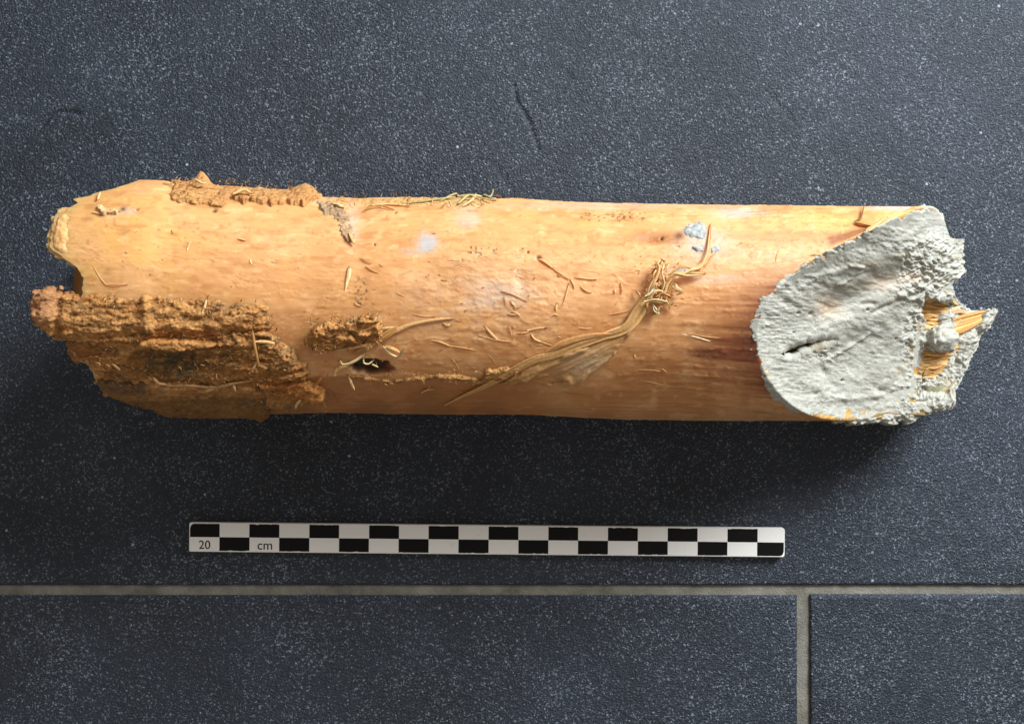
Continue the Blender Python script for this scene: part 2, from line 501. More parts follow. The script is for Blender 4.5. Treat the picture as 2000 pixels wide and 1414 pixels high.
def wood_colour(px, py, x, th):
    rt = th * 0.033
    n = fbm(x * 22, rt * 90, 0, 4, 71)
    g = fbm(x * 34, rt * 1100, 0, 3, 72)
    s = fbm(px / 30, py / 22, 0, 4, 73)
    f = fbm(px / 5, py / 4, 0, 3, 74)
    c = mix(np.broadcast_to(W_LIGHT, px.shape + (3,)), W_MID, 0.40 + 0.35 * n)
    c = mix(c, W_YEL, 0.6 * blob(px, py, 230, 480, 150, 90) + 0.55 * blob(px, py, 1560, 440, 180, 30) + 0.4 * s)
    # flank: shade put into the colour downwards, plus real brown nearer the cut
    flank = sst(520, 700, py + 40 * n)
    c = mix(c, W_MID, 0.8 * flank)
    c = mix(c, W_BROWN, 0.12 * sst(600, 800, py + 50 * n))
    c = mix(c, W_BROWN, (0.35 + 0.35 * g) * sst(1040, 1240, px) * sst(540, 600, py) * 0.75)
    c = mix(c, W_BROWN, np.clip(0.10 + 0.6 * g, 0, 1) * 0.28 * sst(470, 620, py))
    c = mix(c, lin(226, 172, 118), 0.5 * sst(-0.1, 0.5, fbm(px / 90, py / 60, 0, 3, 76)))
    mo = fbm(px / 34, py / 13, 0, 4, 83)
    c = mix(c, lin(190, 128, 74), 0.55 * sst(0.08, 0.5, mo))
    c = mix(c, lin(238, 188, 134), 0.45 * sst(0.15, 0.55, fbm(px / 22, py / 10, 0, 4, 84)))
    c = mix(c, lin(178, 120, 72), 0.55 * sst(0.22, 0.5, fbm(px / 9, py / 4, 0, 3, 85)) * sst(-0.1, 0.3, fbm(px / 80, py / 50, 0, 2, 86)))
    # scuffed greyed zones
    sc = blob(px, py, 960, 580, 140, 70) + 0.7 * blob(px, py, 860, 610, 60, 40)
    c = mix(c, lin(206, 170, 138), 0.55 * sc * np.clip(0.6 + s, 0, 1))
    # grey clay smears
    for (bx, by, rx, ry, a) in ((835, 473, 22, 20, 1.0), (806, 490, 22, 12, 0.45), (915, 425, 26, 22, 0.45), (1440, 416, 50, 12, 0.6), (1750, 402, 60, 9, 0.9),
                                (1375, 470, 40, 30, 0.35), (1330, 530, 30, 8, 0.6), (245, 412, 20, 7, 0.6), (690, 440, 14, 40, 0.4), (980, 575, 60, 25, 0.35),
                                (1365, 480, 70, 40, 0.25), (1400, 545, 60, 10, 0.35), (1500, 470, 120, 60, 0.14), (1180, 402, 200, 9, 0.3)):
        c = mix(c, W_GREY * np.array([1.0, 1.02, 1.06]), 0.9 * a * sst(0.12, 1.15, blob(px, py, bx, by, rx * 1.2, ry * 1.2) * (1 + 0.4 * s + 0.8 * f)))
    # knot and its streak
    c = mix(c, W_RED, 0.95 * blob(px, py, 1283, 467, 26, 8) * (0.8 + f)); c = mix(c, W_BROWN, 0.8 * blob(px, py, 1265, 465, 50, 15))
    c = mix(c, W_RED * 0.6, 0.9 * blob(px, py, 1326, 464, 9, 7))
    # iron-red stain against the clay
    edge = np.interp(py, [400, 470, 560, 600, 650, 700, 760, 815], [1790, 1655, 1525, 1492, 1480, 1485, 1508, 1600])
    k = 1.25 * np.exp(-np.clip(edge - px, 0, None) / (30 + 30 * (n + 1))) * sst(500, 570, py) * sst(810, 760, py)
    c = mix(c, W_RED, np.clip(k * (0.75 + 0.7 * g), 0, 0.9))
    c = mix(c, W_DARK * 1.3, np.clip(0.95 * blob(px, py, 1455, 675, 24, 34) * (0.9 + f + 0.6 * g), 0, 0.9))
    c = mix(c, W_DARK * 1.3, np.clip(0.95 * blob(px, py, 1384, 690, 28, 11) * (0.95 + f + g * .5), 0, 0.85))
    c = mix(c, W_RED, np.clip(0.9 * blob(px, py, 1425, 685, 60, 30) * (0.8 + g), 0, 0.8))
    c = mix(c, W_BROWN * 0.8, np.clip(0.75 * blob(px, py, 1385, 735, 16, 40) * (0.5 + f), 0, 0.8))
    c = mix(c, W_RED * 0.9, np.clip(1.3 * np.exp(-(seg_d(px, py, [(1625, 468), (1665, 457), (1695, 450)]) / 8) ** 2), 0, 0.85))
    c = mix(c, W_BROWN, 0.35 * np.exp(-((py - 462 - 0.02 * (px - 1500)) / 14) ** 2) * sst(1380, 1480, px))
    # olive mould on the underside
    m = sst(735, 800, py + 30 * s) * (1 - sst(900, 1200, px)) * sst(0.0, 0.5, fbm(px / 60, py / 20, 0, 4, 75) + 0.25)
    c = mix(c, W_OLIVE, 0.65 * m)
    c = mix(c, W_OLIVE, 0.22 * sst(770, 815, py + 25 * g))
    c = mix(c, W_BROWN * 0.9, 0.6 * sst(0, 8, py - np.interp(px, [620, 690, 760, 850, 940, 1015, 1100, 1300], [735, 732, 741, 733, 741, 735, 760, 800])) * (1 - sst(980, 1150, px)))
    # knot hole and specks
    hole = sst(1.3, 0.7, np.hypot((px - 722) / 42, (py - 717 - 0.04 * (px - 722)) / 14) + 0.25 * fbm(px / 12, py / 8, 0, 2, 66))
    c = mix(c, lin(42, 36, 28), 0.93 * hole); c = mix(c, lin(110, 52, 26), 0.8 * blob(px, py, 757, 722, 12, 9))
    for (hx, hy, hr) in ((1031, 492, 2.5), (1052, 503, 5), (419, 411, 5), (268, 408, 3), (240, 408, 5), (772, 415, 2.5), (731, 477, 2.2), (902, 512, 2.2), (1292, 465, 3), (858, 538, 2), (837, 538, 2), (532, 513, 1.8), (452, 560, 1.6)):
        c = mix(c, W_DARK, 0.95 * blob(px, py, hx, hy, hr, hr * 0.8))
    # dirt freckles
    fr = sst(0.50, 0.68, fbm(px / 6, py / 5, 0, 2, 77)) * np.clip(0.35 + fbm(px / 70, py / 40, 0, 2, 78), 0, 1)
    c = mix(c, lin(170, 122, 78), 0.5 * fr)
    for (bx, by, rx, ry) in ((1225, 425, 40, 14), (940, 490, 36, 16), (1160, 425, 30, 12), (705, 570, 14, 30)):
        c = mix(c, lin(104, 74, 50), 0.9 * sst(0.15, 0.6, blob(px, py, bx, by, rx, ry)) * sst(0.12, 0.4, f))
    # bare fibre exposed in the cut
    inside = sst(-3, 3, px - edge) * (x > 0.06)
    fib = fbm(px / 70, py / 3.2, 0, 3, 79)
    cf = mix(np.broadcast_to(lin(226, 178, 110), px.shape + (3,)), lin(168, 108, 48), 0.5 + 0.7 * fib)
    c = mix(c, cf, inside)
    c = mix(c, CLAY, inside * sst(1795, 1806, px) * sst(585, 570, py))
    return np.clip(c, 0.004, 0.85)

def wood_cut_relief(px, py, x):
    edge = np.interp(py, [400, 470, 560, 600, 650, 700, 760, 815], [1790, 1655, 1525, 1492, 1480, 1485, 1508, 1600])
    inside = sst(-3, 6, px - edge) * (x > 0.06)
    return inside * (0.00012 + 0.0006 * sst(1770, 1800, px)) * fbm(px / 90, py / 4.5, 0, 3, 81)

def grid_normals(P):
    du = np.gradient(P, axis=0); dv = np.gradient(P, axis=1)
    n = np.cross(dv, du)
    n /= np.linalg.norm(n, axis=-1, keepdims=True) + 1e-12
    return n

def outward(P, N, x):
    R, yc = section(x)
    flip = ((P[..., 1] - yc) * N[..., 1] + (P[..., 2] - 0.4 * R) * N[..., 2]) < 0
    N[flip] *= -1
    return N

def log_surface(X, TH):
    """relief-displaced surface: P, N, px, py"""
    y, z = cross(X, TH)
    P = np.stack([X, y, z], -1)
    N = outward(P, grid_normals(P), X)
    px, py = pix_eff(X, TH, y, z)
    d = wood_relief(px, py, X, TH) * (1 - sst(0.10, 0.13, X)) + wood_cut_relief(px, py, X)
    return P + N * d[..., None], N, px, py

stake = bpy.data.objects.new('wooden_stake', None)
COL.objects.link(stake)
stake.empty_display_size = 0.02
stake['label'] = 'peeled orange wooden stake with torn bark and a slanted cut smeared with grey clay'
stake['category'] = 'wooden stake'

def build_wood():
    nu = 1350
    th = np.concatenate([np.linspace(-1.75, 1.75, 370), np.linspace(1.75, 2 * math.pi - 1.75, 56)[1:-1]])
    nv = len(th)
    thw = np.where(th > math.pi, th - 2 * math.pi, th)
    xl = end_station(thw, L_PY, L_PX, -0.13, [400, 330, 142, 136], 5)
    xr = end_station(thw, R_PY, R_PX, 0.14, [1790, 1800, 1810, 1815], 4)
    u = np.linspace(0, 1, nu)
    X = xl[None, :] + (xr - xl)[None, :] * u[:, None]
    TH = np.broadcast_to(thw[None, :], X.shape)
    y, z = cross(X, TH)
    P = np.stack([X, y, z], -1)
    # normals with wrap-around
    Pw = np.concatenate([P[:, -1:], P, P[:, :1]], 1)
    N = outward(P, grid_normals(Pw)[:, 1:-1], X)
    px, py = pix_eff(X, TH, y, z)
    d = wood_relief(px, py, X, TH) * (1 - sst(0.10, 0.13, X)) + wood_cut_relief(px, py, X)
    up = sst(2.6, 1.7, np.abs(TH))
    P = P + N * (d * up)[..., None]
    P[..., 2] = np.maximum(P[..., 2], 0.0)
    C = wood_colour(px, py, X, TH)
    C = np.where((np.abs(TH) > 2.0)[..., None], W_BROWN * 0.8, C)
    # broken ends: rings closing inwards
    def cap(ring, C0, recess, seed, col, n=16):
        cy = ring[:, 1].mean(); cz = ring[:, 2].mean() * 0.9; cx = ring[:, 0].mean() + recess
        rings, cols = [], []
        for k in range(1, n + 1):
            t = k / n
            q = ring.copy()
            q[:, 1] = ring[:, 1] * (1 - t) + cy * t
            q[:, 2] = ring[:, 2] * (1 - t) + cz * t
            w = min(1, t * 2.2)
            q[:, 0] = ring[:, 0] * (1 - w) + cx * w + (0.0022 * fbm(q[:, 1] * 500, q[:, 2] * 500, 0, 3, seed)) * min(1, 3 * t)
            rings.append(q); cols.append(np.broadcast_to(col, (len(ring), 3)) * (1 + 0.3 * fbm(q[:, 1] * 900, q[:, 2] * 300, 0, 2, seed + 3))[:, None])
        return rings, cols
    rl, cl = cap(P[0], C[0], 0.012, 91, lin(170, 112, 62))
    rr, cr = cap(P[-1], C[-1], -0.014, 95, lin(165, 150, 118))
    allP = np.concatenate([np.stack(rl[::-1], 0), P, np.stack(rr, 0)], 0)
    allC = np.concatenate([np.stack(cl[::-1], 0), C, np.stack(cr, 0)], 0)
    n0 = allP.shape[0]
    idx = np.arange(n0 * nv).reshape(n0, nv)
    nx = np.roll(idx, -1, 1)
    F = np.stack([idx[:-1], nx[:-1], nx[1:], idx[1:]], -1).reshape(-1, 4)
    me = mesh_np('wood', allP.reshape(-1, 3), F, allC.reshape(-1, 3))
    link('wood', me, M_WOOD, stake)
build_wood()

# ------------------------------------------------------------------ patches lying on the log
def ztop(x, y):
    R, yc = section(x)
    z = R + np.sqrt(np.maximum(R * R - (y - yc) ** 2, 0))
    if np.max(x) > 0.06:
        z = np.where(x > 0.06, np.minimum(z, facet(x, y)), z)
    return z

def on_log(px, py):
    """photo pixel -> point and normal on the log"""
    px, py = np.asarray(px, float), np.asarray(py, float)
    z = np.full(px.shape, 0.05)
    for _ in range(16):
        k = (1 - z / H) / PX
        x, y = (px - 1000) * k, (707 - py) * k
        z = 0.5 * z + 0.5 * ztop(x, y)
    k = (1 - z / H) / PX
    x, y = (px - 1000) * k, (707 - py) * k
    e = 0.0006
    nx = (ztop(x - e, y) - ztop(x + e, y)) / (2 * e)
    ny = (ztop(x, y - e) - ztop(x, y + e)) / (2 * e)
    n = np.stack([nx, ny, np.ones_like(nx)], -1)
    n[..., 0] = np.clip(n[..., 0], -3, 3); n[..., 1] = np.clip(n[..., 1], -6, 6)
    n /= np.linalg.norm(n, axis=-1, keepdims=True)
    return np.stack([x, y, z], -1), n

def patch(name, poly, height, colour, mat, jag=5.0, jscale=9.0, edge=4.0, sink=0.0006, step=0.00026, under=False, seed=0, extra=None, label=None, parent=stake, thmax=2.1, flat=False):
    """a slab on the log: outline in photo pixels, height(px,py,m) in metres, colour(px,py) -> rgb"""
    P_ = np.array(poly, float)
    x0 = (P_[:, 0].min() - 14 - 1000) / PX * 0.97; x1 = (P_[:, 0].max() + 14 - 1000) / PX * 0.97
    if x0 < 0: x0 = (P_[:, 0].min() - 14 - 1000) / PX
    if x1 < 0: x1 = (P_[:, 0].max() + 14 - 1000) / PX * 0.84
    if x0 > 0: x0 *= 0.86
    cy = np.clip((610 - P_[:, 1]) / 205.0, -1.25, 1.25)
    ang = np.where(np.abs(cy) < 1, np.arcsin(np.clip(cy, -1, 1)), np.sign(cy) * (1.5 + (np.abs(cy) - 1) * 2.4))
    t0, t1 = max(ang.min() - 0.6, -thmax), min(ang.max() + 0.6, thmax)
    if x1 > 0.09: t0, t1 = -thmax, thmax
    xs = np.arange(x0, x1, step)
    ts = np.linspace(t0, t1, max(8, int((t1 - t0) * 0.033 / step)))
    X, TH = np.meshgrid(xs, ts, indexing='ij')
    if flat:
        st = flat
        px, py = np.meshgrid(np.arange(P_[:, 0].min() - 8, P_[:, 0].max() + 8, st), np.arange(P_[:, 1].max() + 8, P_[:, 1].min() - 8, -st), indexing='ij')
        X = px
        P, N = on_log(px, py)
    else:
        P, N, px, py = log_surface(X, TH)
    m = poly_sd(px, py, poly) + jag * fbm(px / jscale, py / jscale, 0, 3, seed + 1)
    if extra is not None:
        m = extra(px, py, m)
    w = sst(-edge * 0.5, edge * 0.5, m)
    h = height(px, py, m)
    off = -sink * (1 - w) + h * w
    V = P + N * off[..., None]
    V[..., 2] = np.maximum(V[..., 2], 0.0003)
    keep = m > -edge * 0.5 - 1.5
    kf = keep[:-1, :-1] | keep[1:, :-1] | keep[1:, 1:] | keep[:-1, 1:]
    nx, ny = X.shape
    idx = np.arange(nx * ny).reshape(nx, ny)
    F = np.stack([idx[:-1, :-1], idx[1:, :-1], idx[1:, 1:], idx[:-1, 1:]], -1)[kf]
    # keep the winding outward
    C = colour(px, py)
    Vf, Cf = V.reshape(-1, 3), np.clip(C, 0.004, 0.85).reshape(-1, 3)
    used, inv = np.unique(F, return_inverse=True)
    F = inv.reshape(F.shape)
    Vt, Ct = Vf[used], Cf[used]
    if under:
        B = (P + N * np.minimum(off - 0.0004, under if isinstance(under, float) else -0.001)[..., None]).reshape(-1, 3)[used]
        B[:, 2] = np.maximum(B[:, 2], 0.0003)
        n = len(Vt)
        # boundary edges
        e = np.concatenate([F[:, [0, 1]], F[:, [1, 2]], F[:, [2, 3]], F[:, [3, 0]]])
        key = np.sort(e, 1); kk = key[:, 0].astype(np.int64) * n + key[:, 1]
        _, first, cnt = np.unique(kk, return_index=True, return_counts=True)
        be = e[first[cnt == 1]]
        side = np.stack([be[:, 1], be[:, 0], be[:, 0] + n, be[:, 1] + n], -1)
        F = np.concatenate([F, F[:, ::-1] + n, side])
        Vt = np.concatenate([Vt, B]); Ct = np.concatenate([Ct, Ct])
    me = mesh_np(name, Vt, F, Ct)
    o = link(name, me, mat, parent)
    if label:
        o['label'] = label
    return o

BK = [lin(208, 152, 92), lin(182, 128, 72), lin(148, 100, 54), lin(104, 76, 46), lin(176, 116, 60), lin(126, 108, 78)]
def bark_colour(seed, dark=0.0, orange=0.0, sc=1.0):
    def f(px, py):
        a = fbm(px / (26 * sc), py / (13 * sc), 0, 4, seed); b = fbm(px / 6, py / 4.5, 0, 3, seed + 5); g = fbm(px / 40, py / 22, 0, 3, seed + 9)
        c = mix(np.broadcast_to(BK[1], px.shape + (3,)), BK[0], 0.35 + 0.9 * b)
        c = mix(c, BK[2], np.clip(0.2 + dark + 1.3 * a, 0, 0.95))
        c = mix(c, BK[3], np.clip(dark - 0.38 + 1.7 * fbm(px / 15, py / 8, 0, 4, seed + 13), 0, 0.9))
        c = mix(c, BK[0] * 1.1, np.clip(2.2 * fbm(px / 7, py / 4, 0, 3, seed + 17) - 0.55, 0, 0.85))
        c = mix(c, BK[5], np.clip(1.6 * g - 0.35, 0, 0.6))
        c = mix(c, BK[4], np.clip(1.6 * fbm(px / 45, py / 15, 0, 3, seed + 21) - 0.2 + orange, 0, 0.8))
        return c
    return f

def crumb(px, py, amp, seed, sx=7.0, sy=5.0):
    wx = px + 6 * fbm(px / 18, py / 18, 0, 2, seed + 31); wy = py + 5 * fbm(px / 18, py / 18, 0, 2, seed + 32)
    n = fbm(wx / (sx * 5.0), wy / (sy * 1.5), 0, 5, seed, 0.64)
    r = 1 - 2 * np.abs(fbm(wx / (sx * 3.2), wy / (sy * 0.9), 0, 3, seed + 4, 0.6))
    g = fbm(px / 4.5, py / 3.6, 0, 2, seed + 8, 0.7)
    q = (fbm(wx / (sx * 6.0), wy / (sy * 2.0), 0, 4, seed + 41, 0.55) + 0.12 * g) * 5.0
    fl = np.floor(q); ter = (fl + sst(0.36, 0.64, q - fl)) / 5.0
    return amp * (1.25 * ter + 0.45 * n + 0.22 * r + 0.22 * g)

# thick upper slab of bark, lower left, with the rolled lump past the broken end
patch('bark_slab', [(66, 590), (72, 568), (96, 563), (122, 576), (200, 578), (300, 580), (380, 586), (470, 592), (522, 598), (532, 640), (505, 652), (470, 656), (400, 664), (300, 662), (215, 668), (160, 668), (112, 656), (82, 636), (68, 618)],
      lambda px, py, m: 0.0004 + 0.0017 * sst(0, 30, m) * (0.5 + 0.5 * sst(585, 640, py)) + 0.0008 * sst(400, 150, px) + crumb(px, py, 0.0008, 101) + 0.0006 * fbm(px / 30, py / 12, 0, 2, 103) + 0.0022 * blob(px, py, 90, 605, 40, 40) - 0.0012 * np.exp(-((px - 120) / 8) ** 2) + 0.0012 * np.exp(-((px - 285 - 0.15 * (py - 600)) / 10) ** 2),
      lambda px, py: mix(bark_colour(111, 0.14, 0.05)(px, py), lin(176, 124, 84), 0.85 * sst(150, 95, px) * sst(640, 610, py)), M_BARK, jag=11, jscale=13, edge=9, under=-0.002, seed=110)
# torn inner layer in the hollow between the slabs
patch('bark_layer', [(140, 672), (200, 664), (320, 660), (430, 655), (520, 645), (560, 672), (585, 700), (602, 728), (592, 744), (520, 746), (430, 748), (330, 745), (230, 748), (186, 738), (172, 712), (148, 700), (136, 688)],
      lambda px, py, m: 0.0007 + crumb(px, py, 0.0012, 121) * (0.45 + 0.55 * sst(360, 430, px)) + 0.0010 * sst(420, 480, px) * sst(0, 15, m) - 0.0005 * blob(px, py, 330, 700, 70, 20),
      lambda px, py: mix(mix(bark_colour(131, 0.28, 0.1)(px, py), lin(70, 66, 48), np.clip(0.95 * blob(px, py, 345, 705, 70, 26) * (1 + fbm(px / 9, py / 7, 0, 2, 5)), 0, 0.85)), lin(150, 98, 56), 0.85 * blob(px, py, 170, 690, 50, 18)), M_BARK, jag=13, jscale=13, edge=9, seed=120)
# pale ledge of fibre above the hollow
patch('bark_ledge', [(270, 664), (300, 658), (345, 660), (400, 663), (440, 668), (400, 673), (350, 678), (310, 676), (282, 671)],
      lambda px, py, m: 0.0036 + crumb(px, py, 0.0006, 141, 20, 4), lambda px, py: mix(np.broadcast_to(lin(206, 150, 88), px.shape + (3,)), lin(168, 112, 58), 0.5 + fbm(px / 20, py / 4, 0, 3, 142)), M_BARK, jag=3, edge=3, under=0.0022, seed=140)
# smooth dark lower slab reaching round under the log
patch('bark_slab', [(190, 742), (260, 745), (330, 740), (430, 746), (505, 744), (522, 770), (528, 800), (520, 830), (480, 836), (420, 836), (350, 830), (300, 800), (250, 782), (205, 768)],
      lambda px, py, m: 0.0009 + 0.0006 * sst(0, 10, m) + crumb(px, py, 0.0005, 151, 16, 6) + 0.0006 * np.exp(-((py - 750) / 7) ** 2) * sst(280, 330, px) + crumb(px, py, 0.0010, 153) * sst(470, 520, px),
      lambda px, py: mix(mix(bark_colour(161, 0.1, 0.1, 1.6)(px, py), lin(112, 86, 62), 0.9 * sst(302, 285, px + 12 * fbm(px / 9, py / 9, 0, 2, 3)) * sst(770, 755, py)), lin(88, 70, 40), 0.55 * sst(755, 775, py)), M_BARK, jag=5, edge=4, seed=150)
# orange flap curling off the slab end
patch('bark_flap', [(503, 738), (540, 742), (575, 742), (604, 745), (632, 757), (634, 772), (618, 775), (596, 768), (570, 757), (545, 752), (512, 752)],
      lambda px, py, m: 0.0024 + 0.0012 * sst(560, 625, px) + crumb(px, py, 0.0009, 171, 6, 5), lambda px, py: mix(np.broadcast_to(lin(204, 140, 78), px.shape + (3,)), lin(160, 96, 44), 0.4 + fbm(px / 9, py / 6, 0, 3, 172)), M_BARK, jag=4, edge=3, under=0.0010, seed=170)
patch('bark_slab', [(508, 752), (560, 758), (604, 772), (600, 790), (560, 798), (520, 800), (510, 775)],
      lambda px, py, m: 0.0009 + crumb(px, py, 0.0008, 173), bark_colour(175, 0.15, 0.1), M_BARK, jag=12, jscale=12, edge=8, seed=174)
# square crumbly patch in the middle
patch('bark_patch', [(588, 668), (612, 648), (616, 632), (640, 630), (664, 628), (700, 618), (742, 613), (749, 640), (742, 652), (716, 664), (690, 672), (655, 682), (625, 676), (600, 676)],
      lambda px, py, m: 0.0009 + 0.0013 * sst(0, 9, m) + crumb(px, py, 0.0013, 181, 6, 5) + 0.0008 * sst(662, 640, py), bark_colour(183, -0.05, 0.0), M_BARK, jag=10, jscale=10, edge=6, seed=180)
# flaky strip along the top edge
patch('bark_strip', [(330, 352), (360, 348), (372, 352), (378, 338), (394, 330), (412, 340), (416, 354), (470, 358), (520, 366), (560, 360), (590, 350), (614, 356), (628, 380), (616, 394), (590, 401), (562, 398), (530, 402), (505, 396), (475, 398), (452, 390), (442, 404), (425, 407), (404, 400), (380, 402), (352, 396), (340, 394), (334, 384), (340, 366)],
      lambda px, py, m: 0.0005 + 0.0004 * sst(0, 10, m) + crumb(px, py, 0.0005, 191, 9, 5) + 0.0024 * blob(px, py, 596, 372, 24, 18) + 0.0038 * blob(px, py, 392, 352, 16, 14) + 0.0008 * sst(380, 400, py) * sst(450, 500, px),
      lambda px, py: mix(bark_colour(193, 0.0, 0.25)(px, py), lin(202, 148, 92), 0.55), M_BARK, jag=7, jscale=9, edge=4, under=0.0002, seed=190)
patch('bark_strip', [(640, 384), (700, 386), (760, 386), (850, 384), (930, 378), (972, 384), (965, 396), (900, 402), (830, 400), (780, 404), (720, 403), (690, 394), (660, 394)],
      lambda px, py, m: 0.0001 + crumb(px, py, 0.0003, 201, 22, 5), lambda px, py: mix(mix(bark_colour(203, -0.3, 0.2, 1.5)(px, py), lin(220, 166, 106), 0.75), lin(160, 146, 96), np.clip(0.9 * fbm(px / 30, py / 9, 0, 3, 77) + 0.45 * blob(px, py, 910, 392, 60, 14), 0, 0.6)), M_BARK, jag=9, jscale=11, edge=6, seed=200)
# dirt and fibre trail dropping off the strip
patch('bark_trail', [(612, 392), (640, 388), (668, 398), (682, 420), (690, 450), (688, 474), (672, 472), (664, 440), (650, 425), (628, 415)],
      lambda px, py, m: 0.0003 + crumb(px, py, 0.0007, 211, 7, 7), lambda px, py: mix(bark_colour(213, 0.0, 0.0)(px, py), lin(172, 156, 132), 0.5), M_BARK, jag=8, jscale=7, edge=4, seed=210)
# ragged bast line running to the peeled strip
patch('bast_edge', [(676, 730), (720, 735), (765, 742), (800, 735), (850, 729), (900, 731), (940, 738), (948, 722), (985, 716), (1018, 714), (1012, 724), (985, 738), (950, 752), (905, 745), (860, 737), (810, 742), (765, 750), (720, 744), (690, 741)],
      lambda px, py, m: 0.0008 + crumb(px, py, 0.0007, 221, 10, 4), lambda px, py: mix(np.broadcast_to(lin(206, 152, 92), px.shape + (3,)), lin(140, 92, 50), 0.35 + fbm(px / 12, py / 5, 0, 3, 222)), M_BARK, jag=4, edge=3, seed=220)
# crumbling wood rim on the broken end
patch('broken_rim', [(103, 436), (110, 416), (124, 408), (140, 411), (158, 420), (150, 440), (139, 460), (138, 490), (146, 512), (112, 496), (97, 486), (97, 455)],
      lambda px, py, m: -0.0003 + 0.0007 * sst(0, 14, m) * sst(140, 122, px) + crumb(px, py, 0.0004, 231), lambda px, py: mix(np.broadcast_to(lin(228, 176, 116), px.shape + (3,)), lin(212, 152, 90), 0.3 + fbm(px / 7, py / 9, 0, 3, 232)), M_WOOD, jag=6, edge=8, under=-0.002, seed=230)

patch('wood_chip', [(192, 404), (198, 401), (207, 406), (228, 413), (233, 419), (214, 419), (203, 421), (192, 413)],
      lambda px, py, m: 0.0009 + crumb(px, py, 0.0006, 235, 5, 5), lambda px, py: mix(np.broadcast_to(lin(238, 202, 150), px.shape + (3,)), lin(206, 152, 96), 0.3 + fbm(px / 6, py / 5, 0, 3, 236)), M_BARK, jag=5, jscale=6, edge=3, under=0.0002, seed=234)
# grey clay over the slanted cut
CUT_EDGE = [(1806, 403), (1772, 414), (1706, 442), (1690, 455), (1650, 474), (1600, 500), (1556, 522), (1520, 548), (1484, 584), (1468, 612), (1466, 645), (1472, 690), (1486, 735), (1500, 772), (1538, 802), (1600, 816), (1640, 819), (1700, 820), (1770, 815), (1845, 798), (1866, 786),
            (1880, 765), (1895, 722), (1925, 690), (1950, 650), (1960, 600), (1900, 590), (1890, 560), (1900, 500), (1890, 460), (1850, 440), (1835, 400)]
HOLES = [([(1806, 586), (1830, 586), (1856, 600), (1846, 607), (1838, 616), (1836, 636), (1812, 640), (1802, 620), (1800, 604)], 3.0),
         ([(1806, 690), (1858, 680), (1850, 720), (1838, 738), (1792, 738), (1796, 715)], 4.0),
         ([(1868, 628), (1886, 618), (1924, 606), (1908, 628), (1890, 642), (1876, 660), (1868, 690), (1860, 672)], 4.0),
         ([(1778, 781), (1815, 778), (1806, 784), (1780, 785)], 2.0),
         ([(1790, 812), (1850, 797), (1846, 808), (1800, 820)], 3.0)]
def clay_extra(px, py, m):
    for poly, j in HOLES:
        m = np.minimum(m, -poly_sd(px, py, poly) + 3.2 * j * fbm(px / 12, py / 9, 0, 3, 243))
    m = np.minimum(m, np.interp(py, R_PY, R_PX) + 3 - px + 5 * fbm(px / 6, py / 6, 0, 3, 244))
    return m
def clay_h(px, py, m):
    gran = sst(1735, 1800, px + 30 * fbm(px / 40, py / 40, 0, 2, 244)) * sst(440, 480, py + 0.3 * (px - 1800))
    gran = np.maximum(gran, 0.6 * blob(px, py, 1600, 690, 40, 18)); gran = np.clip(gran + 0.22 * sst(0.1, 0.5, fbm(px / 50, py / 30, 0, 2, 245)), 0, 1)
    h = 0.00005 + 0.0011 * sst(0, 60, m) + 0.0004 * fbm(px / 45, py / 30, 0, 3, 246) + 0.00020 * fbm(px / 26, py / 3.6, 0, 3, 247) * sst(1620, 1520, px) + 0.00016 * fbm(px / 12, py / 7, 0, 3, 252) + 0.00030 * fbm((px + py) / 40, (py - 0.4 * px) / 12, 0, 3, 254)
    h = h + gran * (0.0011 * (0.35 + fbm(px / 8.0, py / 8.0, 0, 3, 248)) + 0.00045 * fbm(px / 3.2, py / 3.2, 0, 2, 249))
    # torn slot, with its turned-up lips
    slot = seg_d(px + 4 * fbm(px / 9, py / 9, 0, 2, 250), py + 4 * fbm(px / 9, py / 9, 3, 2, 251), [(1530, 690), (1552, 682), (1575, 672), (1600, 664), (1625, 659)])
    wd = np.interp(px, [1520, 1545, 1575, 1610, 1640], [5, 13, 12, 6, 2])
    h = h + 0.00025 * np.exp(-((slot - wd - 6) / 8) ** 2)
    # smear ridges
    for pts, w, a in (([(1600, 770), (1650, 780), (1700, 775), (1745, 762)], 5, 0.0005), ([(1610, 700), (1660, 670), (1690, 650)], 4, 0.0005), ([(1600, 715), (1615, 745), (1640, 765)], 7, -0.0006),
                      ([(1720, 765), (1760, 768)], 8, -0.0011), ([(1655, 515), (1680, 518)], 3, 0.0006), ([(1630, 552), (1660, 540)], 3, 0.0005), ([(1650, 545), (1700, 525)], 4, -0.0004),
                      ([(1560, 560), (1600, 535), (1650, 520)], 4, 0.0003), ([(1700, 610), (1760, 580)], 4, -0.0005), ([(1680, 595), (1702, 592)], 4, -0.0006), ([(1750, 470), (1800, 440)], 6, 0.0004)):
        h = h + a * np.exp(-(seg_d(px, py, pts) / w) ** 2)
    # pin holes
    for (hx, hy, r) in ((1554, 609, 2.5), (1578, 611, 4), (1690, 604, 2), (1545, 648, 1.6), (1640, 742, 2), (1590, 770, 2), (1810, 525, 2), (1790, 508, 2), (1822, 560, 2.5), (1745, 660, 1.6)):
        h = h - 0.0012 * blob(px, py, hx, hy, r, r)
    # vertical crack
    cx = 1797 - (py - 590) * 0.09 + 3 * fbm(py / 12, 0 * py, 0, 2, 253)
    h = h - 0.0022 * np.exp(-((px - cx) / 2.2) ** 2) * sst(620, 640, py) * sst(785, 775, py)
    return np.maximum(h, 0.0002 - 0.0006 * sst(6, 0, m))
